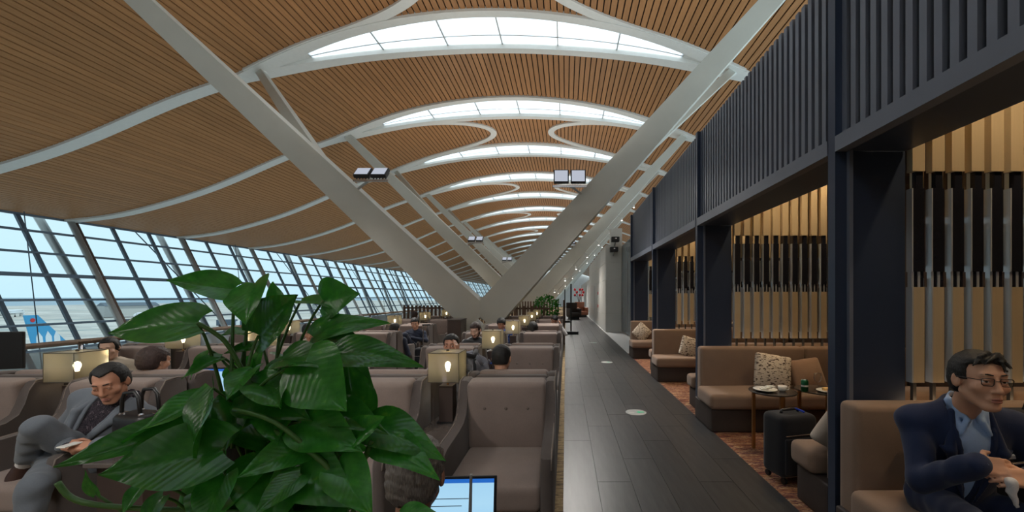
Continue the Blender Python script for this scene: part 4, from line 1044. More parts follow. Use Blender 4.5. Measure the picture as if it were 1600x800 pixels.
    def legsf(F, g, fr=1.):
        for q in (-1, 1):
            F.cap(hj[q], kn[q], .080*s + g, .058*s + g, .04); F.cap(kn[q], kn[q] + (an[q]-kn[q])*fr, .056*s + g, .034*s + g, .03)
    # --- body, one continuous skin
    F = Field(lo, hi, h); torso(F, -.022); arms(F, -.012)
    if legs: legsf(F, -.016)
    F.cap(nb - up*.03, hc + HR @ V3(0, -.03, -.05)*s, .054*s, .052*s, .02)
    for q in (-1, 1):
        hd = P.get('hand', {}).get(q, None); d0 = wr[q] - el[q]; d0 /= np.linalg.norm(d0)
        if hd: hand(F, wr[q], V3(*hd[0]), V3(*hd[1]), s, hd[2], hd[3] if len(hd) > 3 else -q)
        else: hand(F, wr[q], d0 + V3(-q*.35, 0, -.1), V3(0, .25, 1), s, .5, -q)
    head_skin(F, hc, HR, s); 
    link('body', F.mesh('body', sk), t)
    T = lambda *p: hc + HR @ (V3(*p)*s)
    # --- face details
    if P.get('face', True):
        for sg in (-1, 1):
            ey = MB().sphere(T(sg*.032, .0795, .0085), .0115*s, 10, 8).build('eye', M['eyewhite'], t, True)
            if P.get('eyes', 'open') == 'open': MB().sphere(T(sg*.032 + P.get('gaze', 0), .0862, .0085), .0062*s, 10, 8).build('iris', M['iris'], ey, True)
            br = Field(hc - .13*s, hc + .13*s, .0035)
            br.cap(T(sg*.015, .0945, .036), T(sg*.034, .090, .0395), .0036*s, .0036*s, .003); br.cap(T(sg*.034, .090, .0395), T(sg*.051, .077, .035), .0034*s, .0018*s, .003)
            link('eyebrow', br.mesh('eyebrow', M[P.get('haircol', 'hair')]), t)
        lp = Field(hc - .13*s, hc + .13*s, .0035); lp.cap(T(-.019, .0955, -.0645), T(0, .1005, -.062), .003*s, .0045*s, .004); lp.cap(T(0, .1005, -.062), T(.019, .0955, -.0645), .0045*s, .003*s, .004)
        lp.cap(T(-.015, .0955, -.0745), T(.015, .0955, -.0745), .0052*s, None, .004)
        link('mouth', lp.mesh('mouth', M['lip']), t)
    # --- hair
    style = P.get('hair', 'short'); hg = Field(hc - .20*s, hc + .20*s, min(h, .007))
    hg.lo[2] -= 0
    if style != 'none':
        th = {'short': .010, 'crop': .006, 'full': .018, 'long': .014, 'tied': .008, 'bald': .007}[style]
        hg.ell(T(0, -.016, .036), V3(.078 + th, .098 + th, .087 + th)*s, .01, HR)
        if style in ('short', 'full', 'crop', 'bald'): hg.ell(T(0, -.05, -.012), V3(.070 + th, .056 + th, .075)*s, .02, HR)
        if style == 'tied':
            hg.ell(T(0, -.05, -.012), V3(.078, .064, .078)*s, .02, HR); hg.ell(T(0, -.115, -.02), V3(.035, .035, .04)*s, .02, HR)
            for sg in (-1, 1): hg.cap(T(sg*.066, .012, .04), T(sg*.070, -.015, -.035), .020*s, .016*s, .02)
        if style == 'long':
            hg.cap(T(0, -.05, .0), T(0, -.085, -.12), .085*s, .055*s, .03)
            for sg in (-1, 1): hg.cap(T(sg*.062, -.01, .02), T(sg*.066, -.03, -.12), .030*s, .022*s, .02)
        def loc(X, Y, Z):
            q = [X-hc[0], Y-hc[1], Z-hc[2]]; return [(HR[0, i]*q[0] + HR[1, i]*q[1] + HR[2, i]*q[2])/s for i in range(3)]
        hl = P.get('hairline', .066)
        def facecut(X, Y, Z):
            x, y, z = loc(X, Y, Z); a = np.maximum(z - hl + P.get('recede', .15)*np.abs(x), -(y - .028 - .3*np.maximum(0, .02 - z)))      # forehead and cheeks
            return a*s
        hg.fn(facecut, .014)
        def napecut(X, Y, Z):
            x, y, z = loc(X, Y, Z); return (z + {'long': .16, 'crop': .048, 'full': .066}.get(style, .070))*s
        hg.fn(napecut, .008)
        def earcut(X, Y, Z):
            x, y, z = loc(X, Y, Z); return np.maximum(z - .004, np.maximum(-(y + .022), -(np.abs(x) - .045)))*s
        if style not in ('long', 'tied'): hg.fn(earcut, .006)
        if style == 'bald':
            def crown(X, Y, Z):
                x, y, z = loc(X, Y, Z); return (np.sqrt(x*x + (y + .03)**2) - .042)*s
            hg.fn(crown, .006)
        if P.get('fringe'):
            for a, b in P['fringe']: hg.cap(T(*a), T(*b), .012*s, .003*s, .008)
        hg.wrinkle(P.get('tuft', .0022), 170, 3)
        link('hair', hg.mesh('hair', M[P.get('haircol', 'hair')]), t)
    # --- clothes
    hc_ = P.get('cloth_h', max(h, .008)); top = P.get('top', 'shirt'); tm = M[P.get('topcol', 'navyfab')]
    G = Field(lo, hi, hc_); 
    g = .016 if top == 'jacket' else .004
    torso(G, g); arms(G, g*.8, P.get('cuff', .97))
    nbk = nb + up*.055
    cut_r = .058 if top == 'jacket' else .060
    if top == 'jacket':
        for q in (-1, 1):                                            # lapels and shoulders
            G.cap(nb + up*.045 + rt*q*.055 - fw*.02, nb - up*.12*s + rt*q*.085 + fw*.10, .016, .020, .015)
            G.cap(nb - up*.12*s + rt*q*.085 + fw*.105, nb - up*.36*s + rt*q*.012 + fw*.128, .018, .010, .015)
        G.cap(nb + up*.05 + rt*.05 - fw*.03, nb + up*.05 - rt*.05 - fw*.03, .02, None, .02)
        def vcut(X, Y, Z):
            a = (X-nb[0])*up[0] + (Y-nb[1])*up[1] + (Z-nb[2])*up[2]; x = (X-nb[0])*rt[0] + (Y-nb[1])*rt[1] + (Z-nb[2])*rt[2]; y = (X-nb[0])*fw[0] + (Y-nb[1])*fw[1] + (Z-nb[2])*fw[2]
            vd = P.get('vdepth', .36)*s
            return np.maximum(np.abs(x) - .072*np.clip((a + vd)/vd, 0, 1.2), np.maximum(-(y - .015), -(a + vd)))
        G.fn(vcut, .006)
        G.wrinkle(.0035, 38, 5)
    else: G.wrinkle(.003, 34, 6)
    for q in (-1, 1):
        if top == 'jacket': G.ell(sh[q] + up*.012 + rt*q*.012, (.075, .07, .055), .03, TR)
    G.cap(nb + up*.02, nb + up*.16, cut_r, .07, .008, True)
    link({'jacket': 'jacket', 'shirt': 'shirt'}[top], G.mesh('top', tm), t)
    if top == 'jacket':
        for q in (-1, 1):
            a_ = nb + up*.035 + rt*q*.072 + fw*.055; b_ = nb - up*(P.get('vdepth', .36)*s - .03) + rt*q*.02 + fw*.150; m1 = nb - up*.12*s + rt*q*.098 + fw*.140
            LF = Field(np.minimum(a_, b_) - .12, np.maximum(a_, b_) + .12, .006); LF.cap(a_, m1, .014, .022, .012); LF.cap(m1, b_, .022, .006, .012); LF.cap(m1 + rt*q*.012, m1 + rt*q*.036 + up*.012 - fw*.010, .014, .006, .012)
            link('lapel', LF.mesh('lapel', tm), t)
        B = Field(lo, hi, min(hc_, .008)); B.ell(hip + up*sp*.36 + fw*.012, V3(.150, .112, .16)*s, .04, TR); B.ell(hip + up*sp*.70 + fw*.02, V3(.160, .116, .165)*s, .05, TR)
        for q in (-1, 1):
            B.cap(nb + up*.02, sh[q] - rt*q*.05, .048, .045, .03)
            B.cap(nb + up*.072 - fw*.050 + rt*q*.02, nb + up*.066 + rt*q*.062 + fw*.012, .018, None, .012); B.cap(nb + up*.066 + rt*q*.062 + fw*.012, nb + up*.012 + rt*q*.024 + fw*.092, .019, .013, .010)
            B.cap(nb + up*.012 + rt*q*.026 + fw*.094, nb - up*.045 + rt*q*.055 + fw*.118, .014, .008, .008); B.cap(nb + up*.04 + rt*q*.055 + fw*.055, nb - up*.045 + rt*q*.058 + fw*.112, .012, .008, .012)
            B.cap(wr[q] - (wr[q]-el[q])*.14, wr[q] + (wr[q]-el[q])*.03, .026*s, .026*s, .01)
        B.cap(nb + up*.03, nb + up*.18, .050, .060, .006, True); B.wrinkle(.002, 40, 8)
        link('shirt', B.mesh('shirt', M[P.get('shirtcol', 'shirt_blue')]), t)
    if legs:
        L = Field(lo, hi, hc_); L.ell(hip + V3(0, .01, -.01), V3(.175, .13, .115)*s, .04); legsf(L, .006, P.get('hem', .9))
        for q in (-1, 1):
            d = an[q] - kn[q]; L.cap(kn[q], kn[q] + d*P.get('hem', .9), .064*s, .052*s, .02)
            c = kn[q] + d*(P.get('hem', .9) + .02); dn = d/np.linalg.norm(d); L.cap(c + dn*.045, c + dn*.12, .055, None, .004, True)
        L.wrinkle(.0035, 30, 9)
        link('trousers', L.mesh('trousers', M[P.get('legcol', 'blacktrouser')]), t)
        for q in (-1, 1):
            td = V3(*P.get('toe', {}).get(q, (q*.15, 1, -.05))); td /= np.linalg.norm(td); d = an[q] - kn[q]; d /= np.linalg.norm(d)
            so = Field(an[q] - .3, an[q] + .3, .009); hl_ = an[q] + d*.055 - td*.04
            so.cap(hl_, hl_ + td*.21, .036, .034, .02); so.cap(an[q], an[q] + d*.04 + td*.05, .042, .042, .03); so.ell(hl_ + td*.18, (.045, .045, .04), .02)
            link('shoe', so.mesh('shoe', M[P.get('shoecol', 'shoe')]), t)
            if P.get('socks'):
                MB().tube([tuple(an[q] - d*.10), tuple(an[q] - d*.02), tuple(an[q] + d*.02)], .040, 14).build('sock', M[P['socks']], t, True)
    return t, dict(hc=hc, HR=HR, T=T, nb=nb, up=up, rt=rt, fw=fw, wr=wr, hip=hip, kn=kn)
# ------------------------------------------------------------------ the man in the blue suit (right)
root = (2.0, 2.08, 0); rz = PI - .30
man, J = person('man in a navy suit and glasses sitting on the booth sofa holding a tissue', root, rz, dict(world=True, h=.006, cloth_h=.008, s=1.04, skin='skin',
    hip=(2.02, 2.10, .52), nb=(1.965, 1.97, 1.005), hc=(1.905, 1.83, 1.195), head=(.10, .0, -.02), gaze=.002,
    elbow=[(2.24, 1.86, .72), (1.705, 1.90, .70)], wrist=[(1.905, 1.62, .83), (1.73, 1.665, .875)],
    hand={1: ((1.0, -.16, -.08), (-.35, -.8, .45), .42, -1), -1: ((-1.0, .02, .10), (-.1, -.75, .6), .55, 1)},
    knee=[(2.12, 1.62, .56), (1.80, 1.66, .56)], ankle=[(2.12, 1.60, .10), (1.80, 1.62, .10)],
    top='jacket', topcol='suit_blue', shirtcol='shirt_blue', legcol='suit_blue', hair='short', hairline=.082, vdepth=.42, cuff=.98, tuft=.0018,
    fringe=[((-.03, .05, .112), (-.068, .070, .060)), ((-.03, .055, .115), (-.052, .092, .070)), ((-.02, .06, .118), (.045, .092, .080)), ((-.025, .06, .118), (-.030, .100, .052)), ((.02, .05, .115), (.068, .066, .070)), ((.0, .04, .125), (.05, .06, .105))]))
T = J['T']
gl = MB(); 
for sg in (-1, 1):
    ring = [T(sg*(.034 + .0235*cx), .101 - .006*abs(cx), .007 + .0155*cz) for cx, cz in ((-1, .75), (-.8, 1), (.8, 1), (1, .75), (.95, -.5), (.7, -.95), (-.6, -1), (-.9, -.7), (-1, .75))]
    gl.tube(ring, .0019, 6); gl.tube([T(sg*.0575, .095, .015), T(sg*.079, .06, .016), T(sg*.084, .0, .012)], .0019, 6)
gl.tube([T(-.0105, .104, .013), T(0, .106, .014), T(.0105, .104, .013)], .0018, 6)
gg = gl.build('glasses', M['black'], man, True)
M['specs'] = mix_glass('spectacle_lens', (1, 1, 1), .97, .02)
for sg in (-1, 1): MB().add([T(sg*(.034 + .022*cx), .1008, .007 + .0145*cz) for cx, cz in ((-1, .8), (1, .8), (.9, -.9), (-.9, -.9))], [(0, 1, 2, 3)]).build('lens', M['specs'], gg)
# pocket square, tissue and stylus
nb, up, rt, fw = J['nb'], J['up'], J['rt'], J['fw']
ps = nb - up*.14 - rt*.10 + fw*.150; MB().beam(ps + rt*.0, ps - rt*.035 + up*.012, .012, .02, .01, .01, tuple(fw)).build('pocket_square', M['whitefab'], man)
tis = Field((-.06, -.06, -.1), (.06, .06, .1), .006); tis.cap((0, 0, .04), (.012, 0, -.05), .018, .009, .01); tis.cap((0, .01, .0), (.03, .01, -.06), .012, .006, .008); tis.wrinkle(.004, 110, 2)
o = link('tissue', tis.mesh('tissue', M['whitefab'])); o.location = (1.80, 1.60, .79); tag(o, 'crumpled white tissue held by the man in the navy suit', 'tissue')
o = MB().tube([(1.80, 1.60, .905), (2.02, 1.58, .935)], .004, 6).build('stylus', M['chrome'], None); tag(o, 'thin silver stylus in the hands of the man in the navy suit', 'stylus')
# black bag beside him
t = thing('backpack', 'black backpack with a red badge on the sofa beside the man in navy', 'bag', (2.52, 2.12, .46)); MB().rbox((0, 0, .26), (.34, .22, .50), .06, 4, (0, .02, 0), 3).build('body', M['blackfab'], t, True)
MB().lathe([(.03, 0), (.03, .006)], (0, 0, 0), 16).build('badge', M['red'], t).matrix_local = Matrix.Translation((-.11, -.112, .34)) @ Matrix.Rotation(PI/2, 4, 'X'); MB().tube([(-.05, .02, .5), (-.03, .02, .56), (.03, .02, .56), (.05, .02, .5)], .01, 6).build('handle', M['blackfab'], t)
# ------------------------------------------------------------------ the man in the grey suit (left)
root = (-3.2, 2.6, 0); rz = math.radians(198)
man2, J2 = person('man in a grey suit slumped with crossed legs in the armchair', root, rz, dict(world=True, h=.008, cloth_h=.009, s=1.0, skin='skin2',
    hip=(-3.20, 2.60, .51), nb=(-3.09, 2.76, .85), hc=(-3.03, 2.64, 1.005), head=(.12, .36, .10), eyes='closed',
    elbow=[(-2.74, 2.66, .64), (-3.40, 2.68, .66)], wrist=[(-2.86, 2.42, .67), (-3.05, 2.42, .675)],
    hand={1: ((.75, -.15, -.05), (-.1, -.6, .8), .75, -1), -1: ((-.8, -.15, .0), (.1, -.5, .85), .7, 1)},
    knee=[(-3.135, 2.36, .80), (-3.02, 2.26, .50)], ankle=[(-3.41, 2.50, .52), (-3.02, 2.20, .10)], toe={-1: (.1, -.55, -.7), 1: (-.2, -1, 0)},
    top='jacket', topcol='suit_grey', shirtcol='darkshirt', legcol='suit_grey', hair='short', hairline=.080, recede=-.35, vdepth=.40, socks='whitefab', hem=.76))
o = MB().rbox((-2.97, 2.38, .69), (.055, .10, .009), .004, 2).build('phone', M['whiteplate'], None); tag(o, 'pale phone held by the man in the grey suit', 'phone')
t = thing('low_table', 'low dark table carrying the black leather bag', 'table', (-2.72, 2.62, 0)); MB().rbox((0, 0, .565), (.34, .5, .03), .005, 2).build('top', M['stone'], t); MB().box(-.14, .14, -.2, .2, 0, .55).build('body', M['pedestal'], t)
t = thing('handbag', 'black leather bag with two upright handles beside the grey-suited man', 'bag', (-2.74, 2.56, .58), -.2)
MB().rbox((0, 0, .13), (.25, .16, .25), .035, 4, (0, .02, 0), 3).build('body', M['leather'], t, True)
for sy in (-.05, .05):
    hd = MB().tube([(-.08, sy, .22), (-.075, sy, .34), (-.055, sy, .385), (.03, sy, .395), (.06, sy, .36), (.08, sy, .22)], .011, 8).build('handle', M['leather'], t, True)
    for sx in (-.08, .08): MB().sphere((sx, sy, .25), .016, 8, 6).build('buckle', M['chrome'], hd)
MB().tube([(-.15, 0, .25), (.15, 0, .25)], .005, 6).build('zip', M['chrome'], t)
# papers on the empty seat at the window side
tag(MB().rbox((-4.35, 2.62, .447), (.32, .26, .008), .003, 2).build('newspaper', M['whitefab'], None), 'folded white paper on the armchair seat near the crossed legs', 'paper')
tag(MB().rbox((-4.42, 2.66, .466), (.12, .05, .028), .01, 2).build('snack', M['bread'], None, True), 'small yellow snack box on the folded paper', 'snack')
# ------------------------------------------------------------------ grey-haired man with laptop in front
def sit(label, X, Y, ztop, facing, **P):
    """facing -1 looks towards the camera side, +1 looks away; X, Y, ztop locate the crown of the head"""
    rz = PI if facing < 0 else 0.
    rz += P.pop('turn', 0.); s = P.get('s', 1.)
    P.setdefault('lean', .30); hz = .44 + (ztop - 1.18); P['hip'] = (0, 0, hz)
    off = np.array(Matrix.Rotation(rz, 3, 'Z') @ Vector((0, -.075, 0)))
    return person(label, (X - off[0], Y - off[1], 0), rz, P)
pg, Jg = sit('grey-haired man seen from behind working on a laptop', -.485, 1.24, 1.115, 1, h=.007, cloth_h=.012, haircol='hairgrey', hair='short', skin='skin2', head=(.1, .15, 0), topcol='navyfab', face=False, tuft=.003, lean=.22)
M['screen'] = None
m, tt, b = _new('laptop_screen'); v = _coords(tt); sx = tt.nodes.new('ShaderNodeSeparateXYZ'); tt.links.new(v, sx.inputs[0])
cr_ = _ramp(tt, sx.outputs['Z'], [(.0, srgb(150, 200, 232)), (.5, srgb(168, 212, 238)), (.915, srgb(160, 206, 235)), (.92, srgb(30, 100, 190)), (1.0, srgb(30, 100, 190))])
tt.links.new(cr_, b.inputs['Emission Color']); b.inputs['Emission Strength'].default_value = .62; b.inputs['Base Color'].default_value = (.02, .02, .02, 1); M['screen'] = m
t = thing('laptop', 'open laptop with a pale blue window on its screen', 'laptop', (-.475, 1.62, .53), .04)
MB().rbox((0, 0, .01), (.33, .23, .018), .006, 2).build('base', M['black'], t)
R = Matrix.Rotation(-.18, 4, 'X')
lid = MB().rbox((0, .0, .118), (.345, .008, .235), .004, 2).build('lid', M['black'], t); lid.matrix_local = Matrix.Translation((0, .12, .012)) @ R
ds = MB().add([(-.16, 0, 0), (.16, 0, 0), (.16, 0, 1), (-.16, 0, 1)], [(0, 1, 2, 3)]).build('display', M['screen'], lid); ds.scale = (1, 1, .21); ds.location = (0, -.0045, .013)
for i in range(4): MB().box(-.15, .02 + .03*(i % 2), -.0056, -.0052, .05 + i*.03, .053 + i*.03).build('text_line', M['frame'], lid)
for r in range(4):
    MB().box(-.145, .145, -.09 + r*.04, -.06 + r*.04, .0192, .0215).build('key_row', M['blackfab'], t)
o = MB().beam((-.362, 1.48, .55), (-.359, 1.505, .905), .012, .008, .02, .012, (0, 1, 0)).build('stand_rod', M['pipe'], None); tag(o, 'thin grey upright rod in front of the laptop screen', 'rod')
# ------------------------------------------------------------------ everyone else in the rows
sit('man with cropped black hair seen from behind above the armchair', -.575, 3.54, 1.15, 1, h=.009, hair='crop', topcol='navyfab', face=False, head=(-.12, .1, 0), legs=False, tuft=.0012, skin='skin')
sit('man with thick brown hair seen from behind in a dark suit', -3.60, 3.46, 1.135, 1, h=.009, hair='full', haircol='hairbrown', top='jacket', topcol='blacktrouser', shirtcol='whitefab', face=False, head=(-.15, .12, 0), legs=False)
t = thing('laptop', 'small laptop glowing beyond the brown-haired man', 'laptop', (-3.62, 4.02, .50)); MB().rbox((0, 0, .01), (.30, .22, .018), .006, 2).build('base', M['black'], t); l_ = MB().box(-.15, .15, .10, .106, .02, .34).build('lid', M['black'], t); d_ = MB().add([(-.14, .0995, 0), (.14, .0995, 0), (.14, .0995, 1), (-.14, .0995, 1)], [(0, 1, 2, 3)]).build('display', M['screen'], l_); d_.scale = (1, 1, .29); d_.location = (0, -.001, .035)
sit('woman in a beige coat with tied dark hair looking down', -5.42, 4.72, 1.11, -1, h=.008, cloth_h=.010, hair='tied', hairline=.088, haircol='hair', skin='skin3', turn=.55, head=(-.1, .25, .08), eyes='closed', topcol='beige', legs=False, s=.97, tuft=.0015)
sit('man in a lavender shirt raising a hand to his head', -1.30, 4.52, 1.15, -1, h=.009, hair='short', hairline=.078, skin='skin2', head=(.05, .1, 0), topcol='lav', legs=True,
    elbow=[(-.32, .06, .70), (.28, .05, .62)], wrist=[(-.13, .15, .97), (.10, .25, .60)], hand={-1: ((.25, -.25, .9), (-.9, .3, .2), .3, 1)})
bm, Jb = sit('bearded man in a black shirt looking down at a phone', -1.475, 6.50, 1.155, -1, h=.009, hair='short', haircol='hairbrown', hairline=.072, skin='skin3', head=(-.25, .42, 0), topcol='black', eyes='closed',
    elbow=[(-.27, .05, .66), (.27, .05, .66)], wrist=[(-.07, .30, .72), (.07, .30, .72)])
bd = Field(Jb['hc'] - .15, Jb['hc'] + .15, .006); Tb = Jb['T']; 
for sg in (-1, 1): bd.cap(Tb(sg*.058, .012, -.05), Tb(sg*.022, .068, -.108), .019, .018, .02); bd.cap(Tb(sg*.062, .006, -.0), Tb(sg*.058, .012, -.05), .010, .017, .015)
bd.ell(Tb(0, .074, -.106), (.03, .022, .02), .015); bd.cap(Tb(-.026, .092, -.052), Tb(.026, .092, -.052), .006, None, .006); bd.wrinkle(.002, 220, 4); link('beard', bd.mesh('beard', M['hairbrown']), bm)
o = MB().rbox((-1.475, 6.08, .74), (.15, .012, .09), .004, 2).build('tablet', M['black'], None); tag(o, 'dark tablet held by the bearded man', 'tablet')
sit('person in a blue printed shirt behind the lamp', -1.36, 8.40, 1.12, -1, h=.012, hair='full', topcol='bluepat', head=(.2, .4, 0), legs=False, skin='skin2')
sit('person with dark bobbed hair seen from behind', -.615, 7.44, 1.10, 1, h=.011, hair='long', topcol='blackfab', face=False, legs=False)
sit('man in a white shirt asleep with his head on his hand', -.30, 10.45, 1.075, -1, h=.011, hair='short', topcol='whitefab', head=(-.25, .55, -.35), skin='skin2', eyes='closed',
    elbow=[(-.30, .06, .60), (.26, .06, .58)], wrist=[(-.17, .12, .82), (.09, .25, .58)], hand={-1: ((.2, -.1, 1), (-.9, .3, .2), .4, 1)}, lean=.15, legs=False)
sit('balding man seen from behind in the rows', -3.24, 7.50, 1.085, 1, h=.010, hair='bald', topcol='navyfab', face=False, legs=False)
sit('man in a navy jacket with one knee up looking at his phone', -3.24, 8.55, 1.12, -1, h=.009, hair='short', hairline=.07, topcol='navyfab', head=(.25, .30, .05), eyes='closed', legcol='navyfab',
    elbow=[(-.27, .04, .64), (.27, .04, .64)], wrist=[(-.03, .27, .72), (.10, .27, .72)], knee=[(.05, .38, .78), (.16, .45, .50)], ankle=[(.40, .40, .56), (.16, .50, .09)], toe={-1: (1, .2, -.2), 1: (.1, 1, 0)})
suitcase((-3.02, 7.55, 0), .1, 'black suitcase with its handle raised in front of the man with the phone', True).location = (-2.78, 7.85, 0)
sit('brown-haired head bent low in front of the slat screen', -4.40, 11.55, 1.15, 1, h=.012, hair='short', haircol='hairbrown', topcol='navyfab', face=False, legs=False)
sit('man in a dark suit with a white collar sitting near the railing', -4.80, 9.25, 1.15, 1, h=.011, hair='crop', top='jacket', topcol='navyfab', shirtcol='whitefab', head=(-1.0, .1, 0), turn=-.7, legs=False, skin='skin2')
sit('dark-haired person half hidden behind the big leaves', -4.16, 6.45, 1.13, -1, h=.011, hair='full', topcol='palefab', head=(.6, .45, .15), legs=False, eyes='closed')
# grey jacket with a strap bundled on the lamp table
jk = Field((-.22, -.24, -.02), (.22, .24, .62), .009); jk.ell((0, 0, .20), (.12, .16, .22), .05); jk.ell((.01, -.02, .40), (.085, .11, .10), .05); jk.cap((-.10, -.08, .36), (-.14, -.10, .06), .05, .06, .03); jk.cap((.10, .06, .38), (.12, .02, .05), .05, .06, .03); jk.cap((-.03, -.11, .44), (-.05, -.16, .10), .045, .05, .03); jk.cap((.06, -.10, .42), (.08, -.17, .08), .04, .05, .03); jk.wrinkle(.016, 62, 12)
t = thing('jacket_bundle', 'grey jacket bundled with black straps on the lamp table', 'jacket', (-.87, 3.62, .58)); o = link('jacket', jk.mesh('jacket', M['greyjacket']), t)
o = MB().tube([(-.09, -.12, .45), (-.04, -.17, .50), (.06, -.14, .47), (.05, .02, .50)], .022, 8).build('strap', M['blackfab'], t, True); MB().tube([(.07, -.14, .45), (.09, -.2, .2), (.07, -.2, .03)], .016, 8).build('strap', M['blackfab'], t, True)
# red and orange bag at the lavender man's side
M['redbag'] = fabric('red_bag', srgb(176, 34, 44)); M['orange'] = fabric('orange_bag', srgb(226, 92, 60)); M['teal'] = fabric('teal_bag', srgb(40, 110, 140))
t = thing('shopping_bag', 'red and orange bag leaning behind the armchair by the lamp', 'bag', (-1.62, 3.95, .43)); MB().rbox((0, 0, .13), (.34, .16, .26), .04, 3, (0, .03, 0), 3).build('body', M['redbag'], t, True); MB().rbox((.02, -.04, .24), (.22, .14, .08), .03, 3).build('flap', M['orange'], t, True); MB().tube([(-.12, 0, .24), (-.08, 0, .36), (.02, 0, .36), (.06, 0, .25)], .01, 6).build('handle', M['redbag'], t)
t = thing('tote_bag', 'dark bag with a pale looped handle beside the empty armchair', 'bag', (-2.45, 5.0, 0)); MB().rbox((0, 0, .2), (.3, .16, .40), .03, 3).build('body', M['pedestal'], t, True); MB().tube([(-.07, 0, .38), (-.07, 0, .5), (-.04, 0, .56), (.04, 0, .56), (.07, 0, .5), (.07, 0, .38)], .009, 8).build('handle', M['whitefab'], t, True)
# bottles on the second lamp table
M['bluecap'] = plain('blue_bottle', srgb(50, 80, 160), .3)
for i, (x, y) in enumerate([(-.99, 4.75), (-.90, 4.78), (-.86, 6.75)]):
    t = thing('bottle', 'small water bottle with a blue label on a lamp table', 'bottle', (x, y, .58), 0, 'water bottles on the lamp tables'); MB().lathe([(.03, 0), (.032, .01), (.032, .13), (.014, .17), (.013, .19)], (0, 0, 0), 14).build('body', M['wineglass'], t, True); MB().lathe([(.015, .188), (.015, .205)], (0, 0, 0), 12).build('cap', M['bluecap'], t); MB().lathe([(.033, .05), (.033, .10)], (0, 0, 0), 14).build('label_band', M['bluecap'], t)
# furniture far along the walkway
M['tanleather'] = plain('tan_leather', srgb(140, 84, 58), .5)
for i, (x, y, m_) in enumerate([(.55, 27.5, 'sofa_base'), (1.2, 30.4, 'tanleather')]):
    t = thing('club_chair', ['dark brown club chair far down the walkway', 'tan leather club chair far down the walkway'][i], 'armchair', (x, y, 0), .4); MB().rbox((0, 0, .3), (.8, .8, .3), .06, 3).build('seat', M[m_], t, True); MB().rbox((0, .36, .75), (.8, .16, .8), .06, 3).build('backrest', M[m_], t, True)
    for sx in (-.36, .36): MB().rbox((sx, 0, .48), (.14, .76, .5), .05, 3).build('armrest', M[m_], t, True)
    MB().box(-.3, .3, -.3, .3, 0, .15).build('base', M['black'], t)
t = thing('flower_arrangement', 'dark red flower stems in a tall vase far down the walkway', 'flowers', (1.05, 31.5, 0)); MB().lathe([(.2, 0), (.16, .5), (.12, .9), (.16, 1.1)], (0, 0, 0), 16).build('vase', M['black'], t, True)
for i in range(9):
    a = i*.7; p = (.35*math.cos(a), .25*math.sin(a), 1.9 + .25*math.sin(i*2.1)); st = MB().tube([(0, 0, 1.0), (p[0]*.4, p[1]*.4, 1.5), p], .012, 5).build('stem', M['brownslat'], t); MB().sphere(p, (.09, .09, .11), 8, 6).build('blossom', M['redbag'], st)
# ------------------------------------------------------------------ foliage
def leaf_mat(name, a, b_, c):
    m, t, b = _new(name); tcn = t.nodes.new('ShaderNodeTexCoord'); s_ = t.nodes.new('ShaderNodeSeparateXYZ'); t.links.new(tcn.outputs['Object'], s_.inputs[0])
    # side veins: waves that sweep from the midrib forward
    ab = t.nodes.new('ShaderNodeMath'); ab.operation = 'ABSOLUTE'; t.links.new(s_.outputs['X'], ab.inputs[0])
    ma = t.nodes.new('ShaderNodeMath'); ma.operation = 'MULTIPLY_ADD'; ma.inputs[1].default_value = -1.1; t.links.new(ab.outputs[0], ma.inputs[0]); t.links.new(s_.outputs['Y'], ma.inputs[2])
    fr = t.nodes.new('ShaderNodeMath'); fr.operation = 'MULTIPLY'; fr.inputs[1].default_value = 62; t.links.new(ma.outputs[0], fr.inputs[0])
    sn = t.nodes.new('ShaderNodeMath'); sn.operation = 'SINE'; t.links.new(fr.outputs[0], sn.inputs[0])
    n = _noise(t, tcn.outputs['Object'], 4, 4); col = _ramp(t, n, [(.3, a), (.6, b_), (.78, c)])
    oi = t.nodes.new('ShaderNodeObjectInfo'); hs = t.nodes.new('ShaderNodeHueSaturation'); mr = t.nodes.new('ShaderNodeMapRange'); mr.inputs['To Min'].default_value = .75; mr.inputs['To Max'].default_value = 1.25
    t.links.new(oi.outputs['Random'], mr.inputs[0]); t.links.new(mr.outputs[0], hs.inputs['Value']); t.links.new(col, hs.inputs['Color'])
    t.links.new(hs.outputs[0], b.inputs['Base Color']); b.inputs['Roughness'].default_value = .26; _spec(b, .6); _bump(t, b, sn.outputs[0], .05, .01)
    tr = t.nodes.new('ShaderNodeBsdfTranslucent'); t.links.new(hs.outputs[0], tr.inputs[0]); mx = t.nodes.new('ShaderNodeMixShader'); mx.inputs[0].default_value = .38
    out = t.nodes['Material Output']; t.links.new(b.outputs[0], mx.inputs[1]); t.links.new(tr.outputs[0], mx.inputs[2]); t.links.new(mx.outputs[0], out.inputs[0]); return m
M['leaf'] = leaf_mat('pothos_leaf', srgb(42, 112, 42), srgb(64, 146, 48), srgb(124, 180, 50)); M['stem'] = plain('green_stem', srgb(70, 112, 48), .45); M['soil'] = plain('soil', srgb(50, 38, 30), .9)
